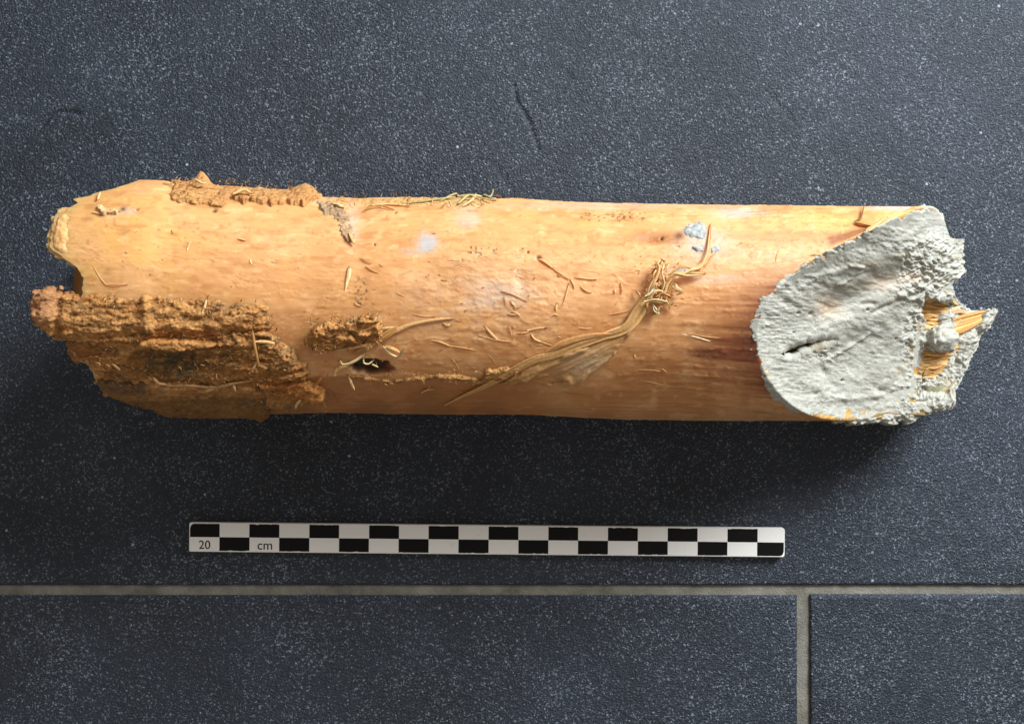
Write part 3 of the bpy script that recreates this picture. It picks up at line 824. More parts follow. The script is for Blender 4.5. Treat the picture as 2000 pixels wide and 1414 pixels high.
def clay_c(px, py):
    a = fbm(px / 40, py / 26, 0, 4, 261); b = fbm(px / 6, py / 6, 0, 3, 262)
    c = mix(np.broadcast_to(CLAY, px.shape + (3,)), lin(150, 147, 135), 0.4 + 0.9 * a)
    c = mix(c, lin(186, 183, 173), np.clip(1.2 * b, 0, 0.6))
    c = mix(c, lin(208, 172, 138), 0.55 * blob(px, py, 1612, 598, 26, 22) + 0.35 * blob(px, py, 1715, 550, 34, 18) + 0.3 * blob(px, py, 1768, 540, 30, 10))
    c = mix(c, lin(140, 124, 96), np.clip(0.8 * blob(px, py, 1650, 557, 36, 7) + 1.0 * blob(px, py, 1575, 676, 34, 9) + 0.5 * blob(px, py, 1700, 510, 60, 10), 0, 0.7) * np.clip(0.7 + b, 0, 1))
    c = mix(c, lin(150, 128, 88), 0.7 * sst(0.3, 0.7, fbm(px / 14, py / 9, 0, 3, 263)) * sst(1700, 1760, px))
    sp = sst(0.60, 0.75, fbm(px / 3.5, py / 3.5, 0, 2, 264))
    return mix(c, lin(96, 92, 82), 0.8 * sp)
patch('clay_coating', CUT_EDGE, clay_h, clay_c, M_CLAY, jag=13, jscale=12, edge=5, sink=0.0008, flat=1.25, under=-0.004, seed=240, extra=clay_extra)

# clay lumps pressed on the wood
for poly in ([(1334, 455), (1345, 440), (1362, 434), (1378, 440), (1380, 462), (1368, 470), (1350, 468), (1338, 466)],
             [(1352, 482), (1372, 480), (1376, 493), (1360, 495)], [(1384, 484), (1404, 482), (1405, 496), (1390, 497)],
             [(1312, 530), (1340, 526), (1352, 530), (1330, 535)], [(1317, 480), (1330, 477), (1332, 484), (1320, 486)]):
    patch('clay_lump', poly, lambda px, py, m: 0.00015 + 0.0001 * sst(0, 7, m) + crumb(px, py, 0.0003, 271, 3, 3), lambda px, py: mix(np.broadcast_to(lin(166, 167, 162), px.shape + (3,)), lin(132, 134, 130), 0.5 + fbm(px / 5, py / 5, 0, 2, 272)), M_CLAY, jag=7, jscale=6, edge=4, seed=270)

# ------------------------------------------------------------------ ribbons, splinters, fuzz
def spline(pts, n):
    P = np.array(pts, float)
    if len(P) == 2:
        t = np.linspace(0, 1, n)[:, None]
        return P[0] * (1 - t) + P[1] * t
    t = np.linspace(0, len(P) - 1, n)
    i = np.clip(t.astype(int), 0, len(P) - 2); f = (t - i)[:, None]
    Q = np.concatenate([[2 * P[0] - P[1]], P, [2 * P[-1] - P[-2]]])
    p0, p1, p2, p3 = Q[i], Q[i + 1], Q[i + 2], Q[i + 3]
    return 0.5 * (2 * p1 + (p2 - p0) * f + (2 * p0 - 5 * p1 + 4 * p2 - p3) * f ** 2 + (3 * p1 - p0 - 3 * p2 + p3) * f ** 3)

def ribbon_np(pts, width, col, arch=0.25, thick=0.00035, n=None, tip=(0.25, 0.1), rough=0.12, seed=0, twist=0.0):
    """pts (px, py, lift mm) on the log; width in photo pixels"""
    L = sum(math.dist(a[:2], b[:2]) for a, b in zip(pts[:-1], pts[1:]))
    n = n or max(5, int(L / 4))
    Q = spline(pts, n)
    base, nor = on_log(Q[:, 0], Q[:, 1])
    c = base + nor * (Q[:, 2] * 1e-3)[:, None]
    tg = np.gradient(c, axis=0); tg /= np.linalg.norm(tg, axis=1, keepdims=True) + 1e-12
    sd = np.cross(nor, tg); sd /= np.linalg.norm(sd, axis=1, keepdims=True) + 1e-12
    t = np.linspace(0, 1, n)
    w = (np.array(width) if np.ndim(width) else np.array([width, width]))
    w = np.interp(t, np.linspace(0, 1, len(w)), w) / PX * 0.86 * 0.5
    prof = np.minimum(1, np.minimum(tip[0] + t * 6 * (1 - tip[0]), tip[1] + (1 - t) * 6 * (1 - tip[1])))
    w = w * prof * (1 + rough * 1.5 * fbm(t * L / 40.0, np.full(n, seed * 1.37), 0, 2, 300 + seed))
    nn = nor.copy()
    if twist:
        a = twist * t
        sd, nn = sd * np.cos(a)[:, None] + nor * np.sin(a)[:, None], nor * np.cos(a)[:, None] - sd * np.sin(a)[:, None]
    nk = 9 if np.max(width) > 9 else 5
    ks = np.linspace(-1, 1, nk)
    top = []
    for k in ks:
        off = (1 - k * k) * arch * w
        jit = 0.22 * w * fbm(t * L / 70.0, np.full(n, k * 5.1 + seed), 0, 2, 320)
        top.append(c + sd * (w * k)[:, None] + nn * (off + jit)[:, None])
    top = np.stack(top, 1)
    bot = top - nn[:, None, :] * thick
    ring = np.concatenate([top, bot[:, ::-1]], 1)
    ring[..., 2] = np.maximum(ring[..., 2], 0.0004)
    m = ring.shape[1]
    idx = np.arange(n * m).reshape(n, m)
    nx = np.roll(idx, -1, 1)
    F = np.stack([idx[:-1], nx[:-1], nx[1:], idx[1:]], -1).reshape(-1, 4)
    caps = []
    for r in (idx[0], idx[-1][::-1]):
        for a in range(nk - 1):
            caps.append((r[a], r[a + 1], r[m - 2 - a], r[m - 1 - a]))
    F = np.concatenate([F, np.array(caps)])
    V = ring.reshape(-1, 3)
    col = np.asarray(col)
    C = col * (1 + 0.5 * fbm(np.repeat(t * L / 80.0, m), np.tile(np.arange(m) * 0.9, n), 0, 2, 340 + seed))[:, None]
    return V, F, np.clip(C, 0.004, 0.85)

F_PALE = lin(232, 196, 140); F_TAN = lin(220, 170, 112); F_GOLD = lin(188, 136, 76); F_OLIVE = lin(166, 148, 98); F_WHITE = lin(240, 222, 184); F_BROWN = lin(170, 112, 60); F_ORANGE = lin(214, 154, 94)
_seed = [0]
def ribbon(name, pts, width, col, **kw):
    _seed[0] += 1
    V, F, C = ribbon_np(pts, width, col, seed=_seed[0], **kw)
    return link(name, mesh_np(name, V, F, C), M_FIBRE, stake)

# the long peeled bast strip that crosses the log
ribbon('bast_strip', [(868, 792, .1), (905, 772, .3), (950, 750, .8), (1000, 722, 1.1), (1045, 700, 1.1), (1085, 690, 1.2), (1130, 672, 1.4), (1180, 655, 1.3), (1222, 640, 1.2), (1245, 612, 1.1), (1262, 585, 1.6), (1285, 566, 2.2)],
       [5, 9, 14, 17, 15, 15, 15, 20, 28, 26, 24], lin(208, 158, 98), arch=0.14, n=110, rough=0.15)
def film_h(px, py, m):
    u = (px * 0.90 - py * -0.43); v = (py * 0.90 + px * 0.43)
    return 0.0006 + 0.0007 * fbm(u / 70, v / 11, 0, 3, 291) + 0.0008 * sst(14, 3, m) * sst(0.0, 0.4, fbm(px / 40, py / 40, 0, 2, 292)) + 0.0004 * sst(0, 20, m)
patch('bast_film', [(985, 742), (1012, 728), (1050, 706), (1100, 688), (1170, 666), (1215, 648), (1236, 640), (1226, 660), (1206, 684), (1190, 700), (1165, 720), (1142, 738), (1130, 748), (1100, 751), (1078, 747), (1108, 738), (1070, 735), (1030, 741), (1000, 750)],
      film_h, lambda px, py: mix(np.broadcast_to(lin(198, 146, 88), px.shape + (3,)), lin(208, 172, 132), 0.8 * blob(px, py, 1150, 705, 50, 26) + 0.3 * fbm(px / 20, py / 9, 0, 2, 293)), M_FILM, jag=3, jscale=12, edge=3, under=0.0002, seed=290)
ribbon('bast_strip', [(1070, 747, .8), (1105, 752, 1.0), (1130, 742, 1.6), (1150, 722, 1.9)], [3, 6, 7, 5], F_TAN, n=30)
ribbon('bast_strip', [(1060, 690, 1.0), (1100, 668, 1.4), (1150, 654, 1.6), (1200, 650, 1.5)], [8, 12, 12, 6], F_ORANGE * 0.85, arch=0.2, n=50, rough=0.25)
ribbon('bast_strip', [(975, 748, .5), (1020, 740, .8), (1075, 728, 1.0)], [6, 12, 8], F_GOLD * 0.9, n=36, rough=0.2)
# the tangled tuft at its upper end
tuft = [
    ([(1262, 588, 2), (1275, 560, 3), (1286, 535, 3.6), (1282, 520, 3.8)], [8, 10, 8], F_TAN),
    ([(1285, 585, 2.4), (1293, 560, 3.4), (1290, 540, 4), (1296, 522, 4)], [5, 6, 4], F_PALE),
    ([(1296, 588, 2), (1300, 565, 3), (1312, 548, 3.4)], [8, 10, 6], F_TAN),
    ([(1308, 600, 1.4), (1306, 575, 2.4), (1316, 552, 3)], [5, 6, 4], F_GOLD),
    ([(1258, 582, 3), (1270, 574, 3.6), (1278, 568, 3.6)], [9, 9], F_WHITE),
    ([(1256, 590, 3), (1276, 590, 3.8), (1300, 592, 3.2)], [9, 8], F_PALE),
    ([(1272, 594, 3.2), (1280, 604, 2.6), (1287, 612, 2.2)], [5, 4], F_WHITE),
    ([(1298, 586, 3.4), (1304, 596, 3)], [7, 5], F_PALE),
    ([(1310, 562, 2.6), (1322, 568, 2.6), (1332, 572, 2.0)], [10, 13, 10], F_PALE),
    ([(1300, 548, 3), (1318, 540, 3.2), (1345, 538, 2.6), (1378, 536, 1.4)], [16, 14, 9, 6], F_TAN),
    ([(1320, 548, 2.4), (1345, 535, 2.8), (1365, 528, 2.2), (1378, 505, 1.6), (1384, 470, 1.2), (1387, 440, 0.8)], [12, 10, 9, 7, 6, 4], F_TAN),
    ([(1366, 528, 1.6), (1384, 512, 1.4), (1396, 494, 1.0)], [5, 4], F_TAN),
    ([(1270, 540, 2.2), (1280, 532, 3)], [8, 6], F_BROWN),
    ([(1240, 568, 1.0), (1252, 582, 2.0)], [4, 4], F_TAN),
    ([(1284, 514, 3.2), (1288, 530, 3.6)], [4, 3], F_PALE),
    ([(1306, 520, 2.6), (1300, 534, 3.2)], [4, 4], F_TAN),
    ([(1302, 596, 1.6), (1309, 605, .9)], [3, 3], F_TAN),
    ([(1318, 556, 2.0), (1320, 574, 1.4)], [4, 3], F_GOLD),
    ([(1268, 584, 2.6), (1282, 572, 3.8), (1296, 574, 3.4)], [4, 5], F_PALE),
    ([(1280, 582, 2.8), (1292, 576, 3.2), (1310, 582, 2.4)], [5, 4], F_TAN),
    ([(1304, 542, 3.4), (1330, 530, 3.2), (1352, 530, 2.2)], [7, 6], F_GOLD),
]
for pts, w, c in tuft:
    for rpt in range(2):
        q = [(x + rng.normal(0, 3.0) * rpt, y + rng.normal(0, 3.0) * rpt, l * rng.uniform(.8, 1.0)) for x, y, l in pts]
        ribbon('bast_fibre', q, [v * rng.uniform(.35, .6) for v in w], c * rng.uniform(.8, 1.03), arch=0.12, twist=rng.uniform(-0.9, 0.9))
for k in range(26):
    a = rng.uniform(0, 6.28); L = rng.uniform(12, 34); x, y = 1284 + rng.normal(0, 14), 566 + rng.normal(0, 20)
    l = rng.uniform(1.0, 3.2); b = rng.uniform(-.8, .8)
    ribbon('bast_fibre', [(x, y, l), (x + math.cos(a) * L * .5, y + math.sin(a) * L * .5, l + rng.uniform(0, .8)), (x + math.cos(a + b) * L, y + math.sin(a + b) * L, l * rng.uniform(.4, 1.1))], [rng.uniform(2, 5), rng.uniform(2, 6), 2], [F_PALE, F_TAN, F_GOLD, F_BROWN][rng.integers(4)] * rng.uniform(.85, 1.05), arch=0.2, thick=0.00025, n=8, twist=rng.uniform(-1, 1))
# fibres about the middle patch and knot hole
for pts, w, c in [
    ([(744, 640, 1.2), (775, 639, .9), (800, 641, .6)], [4, 4], F_PALE),
    ([(744, 652, 1.0), (772, 645, 1.0), (800, 634, .8), (840, 626, .6), (885, 622, .5)], [10, 9, 7, 4], F_TAN * 0.9),
    ([(736, 666, 1.2), (760, 650, 1.2), (782, 636, .8)], [14, 14, 8], F_GOLD * 0.95),
    ([(655, 682, 1), (690, 676, 1.4), (730, 668, 1.4)], [5, 6], F_TAN),
    ([(690, 690, .8), (715, 678, 1.6), (730, 668, 1.6)], [8, 14, 10], F_GOLD * 0.85),
    ([(666, 698, 2.2), (672, 705, 2.4), (690, 701, 2.2), (706, 693, 1.4), (716, 684, 1)], [5, 5, 5], F_PALE),
    ([(712, 692, 1.8), (712, 702, 2.2), (722, 704, 2.2), (732, 698, 1.6)], [2.5, 2.5, 2.5], F_PALE),
    ([(728, 706, 1.8), (740, 712, 1.6)], [3, 3], F_PALE),
    ([(656, 726, 2.0), (660, 716, 2.0), (672, 712, 1.6), (682, 711, 1)], [8, 9, 6], F_TAN * 0.9),
    ([(682, 732, 1.2), (688, 742, 1.8), (694, 752, 2.0)], [5, 4], F_PALE),
    ([(748, 674, .8), (762, 688, 1.2), (778, 692, 2.2), (786, 680, 3.4), (792, 670, 4.2)], [5, 5, 5, 4], F_PALE),
    ([(752, 676, .7), (768, 680, 1.2), (782, 687, 1.0)], [10, 9, 6], F_TAN),
    ([(578, 792, 1.2), (580, 780, 2.0), (588, 772, 1.6), (594, 766, 1)], [4, 6, 4], F_PALE),
    ([(612, 748, 1.4), (624, 738, 1.6), (628, 728, 1.2)], [6, 5], F_BROWN),
    ([(484, 728, 1.8), (494, 714, 2.4), (504, 700, 2.8)], [4, 4], F_PALE),
    ([(495, 640, 2.5), (500, 668, 3), (504, 690, 2.8), (508, 712, 2)], [4, 5, 4], F_GOLD),
    ([(500, 662, 2.6), (525, 664, 2.2), (545, 672, 1.4)], [7, 6], F_TAN),
    ([(320, 744, 2), (380, 745, 2), (420, 748, 2), (460, 740, 2), (500, 735, 1.8)], [4, 6, 6, 4], F_TAN * 0.8),
    ([(380, 750, 2), (400, 754, 2.2), (425, 748, 2)], [6, 8], F_TAN * 0.8),
    ([(300, 728, 2), (312, 738, 2.4), (328, 742, 2)], [6, 5], F_TAN * 0.8),
    ([(222, 706, 1.4), (238, 716, 1.8)], [5, 5], F_TAN),
    ([(404, 583, .8), (402, 598, 1.6), (397, 610, 1.8)], [3, 5, 3], F_PALE),
    ([(154, 648, 1.6), (168, 653, 2.4), (180, 656, 2.2)], [7, 8], F_GOLD),
    ([(150, 700, 1), (200, 690, 1.2)], [3, 3], F_BROWN),
    ([(458, 742, 2.2), (462, 752, 2.4)], [5, 4], F_PALE),
]:
    ribbon('bast_fibre', pts, w, c)
# olive bast flakes on the top edge
for pts, w, c in [
    ([(860, 396, .6), (885, 388, 1.4), (915, 384, 1.8), (940, 386, 1.4), (968, 396, .6)], [4, 7, 7, 5], F_OLIVE),
    ([(895, 402, .8), (915, 392, 1.8), (935, 398, 1.4)], [4, 6, 4], F_OLIVE * 1.15),
    ([(905, 405, .6), (922, 398, 1.4), (930, 388, 1.6)], [3, 5, 3], F_PALE * 0.85),
    ([(800, 399, .5), (850, 394, .8), (890, 390, 1)], [4, 6, 5], F_OLIVE),
    ([(710, 412, .5), (740, 406, .9), (770, 412, .5)], [3, 4, 2], F_GOLD),
    ([(718, 404, .5), (760, 402, .6), (800, 404, .4)], [4, 5, 3], F_TAN),
    ([(955, 390, 1.2), (962, 380, 2.4), (964, 371, 3.6)], [3, 3], F_WHITE),
    ([(938, 392, 1.0), (966, 398, 1.0)], [4, 3], F_PALE * 0.9),
    ([(505, 368, 2.0), (518, 371, 2.4), (530, 374, 2.4)], [3, 4], F_WHITE),
    ([(455, 392, 2.2), (475, 386, 2.8), (492, 392, 2.2)], [8, 10, 6], F_TAN),
    ([(380, 368, 3), (394, 376, 3), (402, 372, 2.6)], [6, 6], F_PALE),
    ([(318, 360, .6), (336, 364, .8)], [4, 5], F_TAN),
    ([(642, 402, .8), (660, 406, 1.2), (672, 410, .8)], [8, 9], F_PALE * 0.85),
    ([(682, 456, .6), (688, 470, .9), (693, 478, .5)], [6, 5], F_TAN),
    ([(683, 522, .3), (681, 540, .4), (676, 556, .4)], [9, 8, 5], F_PALE),
    ([(680, 545, .3), (674, 570, .4)], [5, 3], F_PALE),
    ([(196, 412, .3), (214, 417, .7), (236, 414, .4)], [3, 4, 3], F_TAN),
    ([(180, 416, .3), (200, 420, .4)], [4, 3], F_TAN * 0.8),
    ([(192, 394, .8), (198, 380, 1.0)], [3, 3], F_PALE),
    ([(1668, 434, .4), (1680, 430, .8), (1688, 404, 1.2)], [4, 4, 2], lin(120, 86, 50)),
    ([(1668, 436, .6), (1684, 440, .8), (1712, 444, .5)], [8, 8, 5], F_GOLD),
    ([(1690, 452, .5), (1706, 444, .5), (1734, 424, .3)], [9, 8, 4], F_TAN),
]:
    ribbon('bast_fibre', pts, w, c)
# splinters scattered on the flank
for a, b, w, c in [
    ((1325, 652), (1388, 667), 8, F_WHITE), ((1345, 650), (1412, 660), 3, F_TAN), ((1106, 667), (1122, 666), 5, F_WHITE), ((1212, 640), (1232, 637), 7, F_PALE), ((1178, 648), (1222, 646), 4, F_PALE),
    ((1112, 553), (1100, 595), 5, F_TAN), ((1089, 592), (1087, 608), 5, F_PALE), ((1076, 617), (1090, 617), 5, F_PALE), ((1114, 545), (1122, 564), 5, F_TAN), ((1134, 560), (1156, 572), 6, F_TAN),
    ((1204, 562), (1202, 572), 4, F_TAN), ((1212, 552), (1214, 574), 4, F_ORANGE), ((1052, 506), (1082, 526), 6, F_ORANGE), ((1082, 526), (1112, 545), 5, F_ORANGE), ((1122, 542), (1165, 546), 4, F_ORANGE),
    ((980, 568), (1030, 589), 5, F_TAN), ((998, 588), (1008, 600), 7, F_PALE), ((984, 578), (1000, 604), 4, F_TAN), ((1000, 608), (1016, 618), 5, F_TAN), ((1004, 600), (1020, 596), 5, F_TAN),
    ((946, 636), (972, 664), 8, F_TAN), ((993, 636), (999, 652), 4, F_TAN), ((1030, 646), (1068, 640), 7, F_TAN), ((1036, 652), (1058, 668), 8, F_TAN), ((1058, 668), (1082, 676), 5, F_TAN), ((1010, 650), (1034, 648), 4, F_TAN),
    ((868, 624), (890, 622), 5, F_TAN), ((864, 630), (882, 634), 12, F_TAN), ((860, 622), (900, 628), 3, F_TAN), ((576, 588), (600, 598), 6, F_TAN), ((545, 565), (541, 590), 5, F_TAN), ((718, 596), (740, 606), 5, F_TAN),
    ((692, 590), (706, 598), 6, F_ORANGE), ((770, 570), (790, 580), 4, F_TAN), ((762, 590), (770, 574), 5, F_TAN), ((180, 515), (208, 558), 4, F_TAN), ((208, 556), (250, 556), 3, F_TAN), ((365, 490), (378, 470), 6, F_PALE),
    ((465, 466), (480, 470), 6, F_TAN), ((490, 505), (492, 516), 5, F_PALE), ((705, 500), (725, 515), 4, F_TAN), ((950, 690), (975, 720), 5, F_BROWN * 1.2), ((870, 690), (896, 720), 4, F_BROWN * 1.2), ((840, 664), (880, 676), 4, F_TAN),
    ((880, 676), (930, 684), 4, F_TAN), ((1250, 742), (1310, 755), 4, F_TAN), ((1240, 722), (1300, 726), 3, F_TAN), ((990, 612), (1012, 614), 4, F_PALE), ((884, 546), (900, 536), 4, F_BROWN), ((1030, 540), (1010, 534), 4, F_BROWN),
    ((715, 520), (740, 535), 3, F_BROWN), ((935, 655), (1000, 668), 3, F_TAN), ((1238, 690), (1240, 700), 5, F_TAN), ((1130, 640), (1160, 640), 4, F_TAN), ((1190, 614), (1230, 606), 3, F_TAN), ((830, 735), (855, 726), 4, F_TAN), ((822, 768), (848, 760), 5, F_TAN),
    ((640, 760), (660, 790), 3, F_BROWN), ((886, 738), (892, 752), 5, F_PALE), ((808, 730), (828, 740), 6, F_TAN), ((1515, 512), (1522, 488), 4, F_ORANGE), ((1440, 480), (1450, 474), 4, F_ORANGE), ((800, 612), (850, 618), 3, F_TAN),
]:
    l = rng.uniform(0.05, 0.4)
    mid = ((a[0] + b[0]) / 2 + rng.uniform(-3, 3), (a[1] + b[1]) / 2 + rng.uniform(-3, 3), l)
    ribbon('splinter', [(*a, l * 0.3), mid, (*b, l * rng.uniform(0.1, 1.0))], [w * rng.uniform(.2, .6), w * 0.55, w * rng.uniform(.15, .5)], (0.55 * c + 0.45 * W_LIGHT) * rng.uniform(0.92, 1.1), arch=0.15, rough=0.4, tip=(rng.uniform(.2, 1), rng.uniform(.1, .9)), thick=0.0002, n=max(6, int(math.dist(a, b) / 5)), twist=rng.uniform(-0.4, 0.4))

# split wood tongue and chips at the broken tip
for k in range(5):
    a0 = 622 + k * 6.5; e = rng.uniform(-5, 5)
    ribbon('split_fibre', [(1852 + k * 1.5, a0 + 6, .3), (1888 - k, a0 - 4 + e * .3, 1.0), (1936 - k * 6 + e, 609 + k * 5, 1.6)], [8, 9, 5], lin(206, 152, 88) * rng.uniform(0.7, 1.1), arch=0.5, thick=0.002, n=24, rough=0.2, tip=(0.8, 0.5))
ribbon('split_fibre', [(1852, 612, .5), (1868, 606, 1.0), (1884, 613, 1.0)], [10, 13, 8], lin(206, 172, 132), arch=0.3, thick=0.002, n=16, rough=0.3, tip=(0.6, 0.5))
for k in range(16):
    yy = 688 + k * 3.3 + rng.normal(0, 1.5); L = rng.uniform(18, 44); x0 = 1794 + rng.uniform(0, 14)
    ribbon('split_fibre', [(x0, yy, -0.3), (x0 + L * .5, yy + rng.normal(0, 1.5), rng.uniform(-.2, .5)), (x0 + L, yy + rng.normal(-1, 2.5), rng.uniform(-.3, .6))], [rng.uniform(2, 6), rng.uniform(2, 7), rng.uniform(1, 4)], lin(222, 170, 102) * rng.uniform(0.55, 1.12), arch=0.3, thick=0.001, n=14, rough=0.35)
for k in range(11):
    yy = 588 + k * 4.4 + rng.normal(0, 1.5); L = rng.uniform(14, 38); x0 = 1801 + rng.uniform(0, 8)
    ribbon('split_fibre', [(x0, yy, -.2), (x0 + L * .5, yy + 1, rng.uniform(0, .5)), (x0 + L, yy + rng.normal(2, 2), rng.uniform(-.2, .5))], [rng.uniform(2, 7), rng.uniform(3, 8), rng.uniform(1, 4)], lin(212, 160, 94) * rng.uniform(0.55, 1.12), arch=0.3, thick=0.001, n=12, rough=0.35)
def clay_clod(poly, h, seed):
    patch('clay_lump', poly, lambda px, py, m: h * (0.4 + 0.6 * sst(0, 14, m)) + crumb(px, py, 0.0012, seed, 7, 7), clay_c, M_CLAY, jag=5, jscale=6, edge=4, seed=seed, flat=1.25)
clay_clod([(1836, 612), (1856, 614), (1858, 640), (1866, 660), (1852, 684), (1830, 684), (1812, 676), (1810, 648), (1830, 640)], 0.0026, 281)
clay_clod([(1910, 620), (1930, 606), (1944, 606), (1932, 634), (1912, 652), (1906, 640)], 0.0045, 283)
clay_clod([(1796, 744), (1830, 740), (1856, 742), (1860, 764), (1836, 778), (1800, 778), (1788, 770)], 0.0012, 289)
clay_clod([(1862, 598), (1876, 594), (1880, 606), (1868, 610)], 0.0030, 285)
clay_clod([(1884, 650), (1908, 648), (1908, 672), (1892, 696), (1878, 716), (1864, 706), (1872, 676)], 0.0028, 287)

def build_fuzz():
    Vs, Fs, Cs, n0 = [], [], [], 0
    areas = [([(90, 575), (520, 590), (600, 740), (240, 760), (140, 680)], 800, 0.7, 2.2, (3, 14)),
             ([(595, 625), (752, 608), (750, 670), (610, 685)], 320, 0.8, 2.4, (3, 13)),
             ([(335, 350), (620, 360), (620, 400), (345, 400)], 130, 1.2, 2.6, (3, 10)),
             ([(640, 385), (970, 380), (970, 410), (640, 410)], 60, 0.5, 1.4, (3, 14)),
             ([(600, 520), (1250, 480), (1300, 720), (640, 760)], 90, 0.0, 0.2, (3, 14)),
             ([(200, 390), (1300, 400), (1300, 500), (200, 560)], 25, 0.0, 0.15, (2, 8)),
             ([(500, 735), (640, 745), (640, 800), (500, 800)], 80, 0.8, 2.6, (3, 12)),
             ([(690, 725), (1010, 715), (1010, 745), (690, 752)], 120, 0.5, 1.6, (3, 10)),
             ([(1245, 520), (1330, 510), (1330, 600), (1250, 610)], 60, 1.0, 3.5, (5, 16))]
    pal = [F_TAN, F_GOLD, F_GOLD, F_BROWN, F_BROWN, F_TAN * 0.7]
    for poly, cnt, l0, l1, ln in areas:
        Pp = np.array(poly, float)
        q = np.stack([rng.uniform(Pp[:, 0].min(), Pp[:, 0].max(), cnt * 3), rng.uniform(Pp[:, 1].min(), Pp[:, 1].max(), cnt * 3)], 1)
        q = q[poly_sd(q[:, 0], q[:, 1], poly) > 0][:cnt]
        n = len(q)
        a = np.where(rng.random(n) < 0.65, rng.normal(0, 0.6, n), rng.uniform(0, 6.28, n))
        b = rng.uniform(-0.9, 0.9, n); L = rng.uniform(ln[0], ln[1], n) * rng.uniform(0.5, 1, n)
        l = rng.uniform(l0, l1, n); dl = rng.uniform(-.3, .9, n) * (l1 > 1)
        p0 = q; p1 = q + np.stack([np.cos(a), np.sin(a)], 1) * (L * .5)[:, None]; p2 = p1 + np.stack([np.cos(a + b), np.sin(a + b)], 1) * (L * .5)[:, None]
        pts = []
        for p, lf in ((p0, l), (p1, l + 0.3 * dl), (p2, l + dl)):
            B, N = on_log(p[:, 0], p[:, 1]); pts.append((B + N * (lf * 1e-3)[:, None], N))
        w = rng.uniform(0.5, 1.5, n) / PX
        rows = []
        for k, (c, N) in enumerate(pts):
            t = pts[min(k + 1, 2)][0] - pts[max(k - 1, 0)][0]; t = t / (np.linalg.norm(t, axis=1, keepdims=True) + 1e-12)
            sd = np.cross(N, t); f = (0.8, 1.0, 0.3)[k]
            rows += [c + sd * (w * f)[:, None], c - sd * (w * f)[:, None], c + N * (w * f * 0.9)[:, None]]
        V = np.stack(rows, 1)
        V[..., 2] = np.maximum(V[..., 2], 0.0004)
        f0 = []
        for k in range(2):
            o0, o1 = 3 * k, 3 * k + 3
            for e, g in ((0, 1), (1, 2), (2, 0)):
                f0.append((o0 + e, o0 + g, o1 + g, o1 + e))
        F = (np.arange(n) * 9)[:, None, None] + np.array(f0)[None]
        C = np.array(pal)[rng.integers(2 if l1 < 0.4 else len(pal), size=n)] * rng.uniform(0.85 if l1 < 0.4 else 0.6, 1.05, n)[:, None]
        Vs.append(V.reshape(-1, 3)); Fs.append(F.reshape(-1, 4) + n0); Cs.append(np.repeat(C, 9, 0)); n0 += n * 9
    o = link('fibre_fuzz', mesh_np('fibre_fuzz', np.concatenate(Vs), np.concatenate(Fs), np.concatenate(Cs)), M_FIBRE, stake)
    o['kind'] = 'stuff'
build_fuzz()

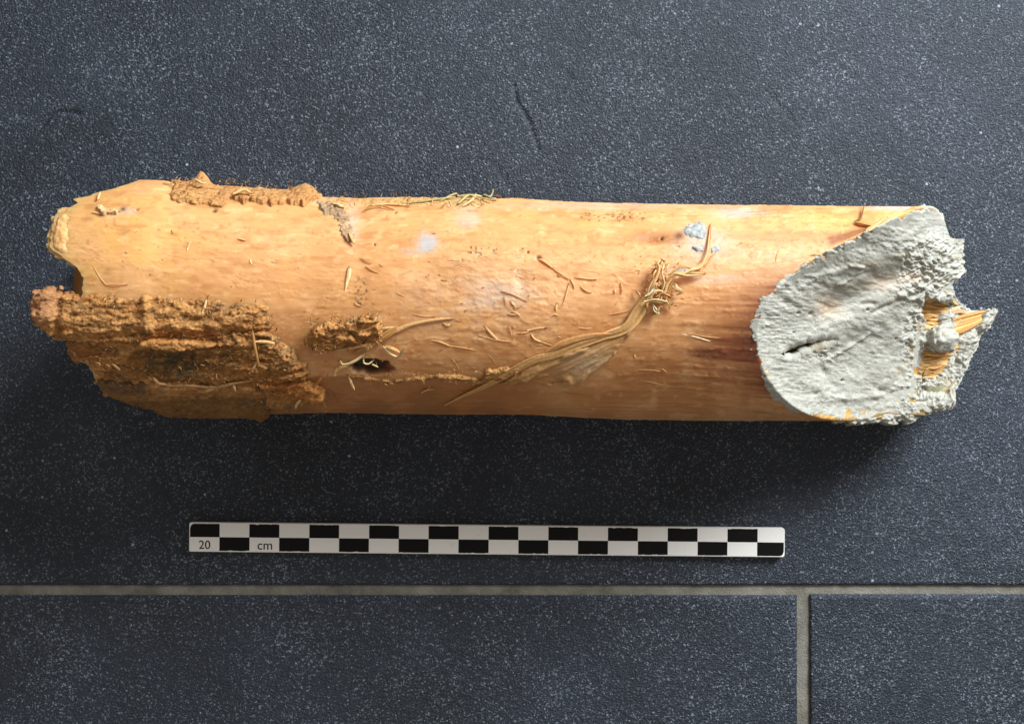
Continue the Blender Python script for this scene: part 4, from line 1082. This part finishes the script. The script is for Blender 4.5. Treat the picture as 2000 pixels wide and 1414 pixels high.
# ------------------------------------------------------------------ scale bar
def build_bar():
    T = 0.0022
    k = (1 - T / H) / PX
    tl = np.array([(369 - 1000) * k, (707 - 1020) * k]); tr = np.array([(1532.5 - 1000) * k, (707 - 1031) * k])
    bl = np.array([(369 - 1000) * k, (707 - 1077) * k])
    Lb = np.linalg.norm(tr - tl); Wb = 57.0 * k
    root = bpy.data.objects.new('scale_bar', None); COL.objects.link(root)
    root.empty_display_size = 0.02
    root.location = (bl[0], bl[1], 0)
    root.rotation_euler = (0, 0, math.atan2(tr[1] - tl[1], tr[0] - tl[0]))
    root['label'] = 'flat black and white chequered 20 cm scale bar lying on the tile'
    root['category'] = 'scale bar'
    # body: rounded plate
    bm = bmesh.new()
    r = 0.0009; ring = []
    for cx, cy, a0 in ((Lb - r, r, -90), (Lb - r, Wb - r, 0), (r * .6, Wb - r * .6, 90), (r * .6, r * .6, 180)):
        rr = r if cx > 0.01 else r * .6
        for i in range(7):
            a = math.radians(a0 + 15 * i)
            ring.append((cx + rr * math.cos(a), cy + rr * math.sin(a)))
    f = bm.faces.new([bm.verts.new((x, y, 0.0)) for x, y in ring])
    f2 = bmesh.ops.extrude_face_region(bm, geom=[f])
    bmesh.ops.translate(bm, verts=[v for v in f2['geom'] if isinstance(v, bmesh.types.BMVert)], vec=(0, 0, T))
    bmesh.ops.recalc_face_normals(bm, faces=bm.faces)
    topf = max(bm.faces, key=lambda q: q.calc_center_median().z)
    bmesh.ops.bevel(bm, geom=list(topf.edges), offset=0.00018, segments=2, affect='EDGES')
    me = bpy.data.meshes.new('plate'); bm.to_mesh(me); bm.free()
    plate = link('plate', me, M_WHITE, root)
    # printed squares
    c0 = (370.2 - 369) * k; cw = 58.36 * k
    y0, ym, y1 = 2.2 * k, 28.8 * k, 54.8 * k
    for i in range(20):
        for row in (0, 1):
            if (i + row) % 2:
                continue
            xa, xb = c0 + i * cw, min(c0 + (i + 1) * cw, Lb - 1.8 * k)
            if i == 0: xa += 0.8 * k
            ya, yb = (ym, y1) if row == 0 else (y0, ym)
            xa += rng.uniform(-.3, .3) * k; xb += rng.uniform(-.3, .3) * k
            n = 26
            outer_top = row == 0
            def wear(t, s):
                w = 1.3 * max(0, float(fbm(np.array([t * 9 + i * 7.3]), np.array([s + 0.5]), 0, 3, 400)[0]))
                return w * 1.6 * k
            rad = 9 * k
            top, bot = [], []
            for j in range(n + 1):
                t = j / n; x = xa + (xb - xa) * t
                yt = yb - (wear(t, 1) if outer_top else 0)
                yo = ya + (wear(t, 2) if not outer_top else 0)
                if i == 0 and outer_top:
                    d = max(0, rad - (x - xa)); yt = min(yt, yb - rad + math.sqrt(max(0, rad * rad - d * d)))
                if i == 19 and not outer_top:
                    d = max(0, rad - (xb - x)); yo = max(yo, ya + rad - math.sqrt(max(0, rad * rad - d * d)))
                top.append((x, yt)); bot.append((x, yo))
            zt, zb = T + 0.00003, T - 0.0001
            V = [(x, y, zt) for x, y in bot] + [(x, y, zt) for x, y in top] + [(x, y, zb) for x, y in bot] + [(x, y, zb) for x, y in top]
            m = n + 1
            F = []
            for j in range(n):
                F.append((j, j + 1, m + j + 1, m + j))
                F.append((2 * m + j, 2 * m + j + 1, j + 1, j)); F.append((m + j, m + j + 1, 3 * m + j + 1, 3 * m + j))
            F.append((0, m, 3 * m, 2 * m)); F.append((n, 2 * m + n, 3 * m + n, m + n))
            link('black_square', mesh_np('black_square', V, F, smooth=False), M_BLACK, plate)
    def text(s, cx, base, size):
        cu = bpy.data.curves.new('lettering', 'FONT'); cu.body = s; cu.size = size; cu.align_x = 'CENTER'; cu.extrude = 0.00006; cu.offset = 0.0
        o = bpy.data.objects.new('tmp', cu); COL.objects.link(o)
        bpy.context.view_layer.update()
        me = bpy.data.meshes.new_from_object(o.evaluated_get(bpy.context.evaluated_depsgraph_get()))
        bpy.data.objects.remove(o)
        me.name = 'lettering'
        p = link('lettering', me, M_BLACK, root)
        p.location = (cx, base, T + 0.00002)
        return p
    text('20', c0 + (399.5 - 370.2) * k, 5.8 * k, 23.5 * k)['label'] = 'black number 20 on the end square'
    text('cm', c0 + (517.5 - 370.2) * k, 5.6 * k, 25.5 * k)['label'] = 'black letters cm on a white square'
build_bar()
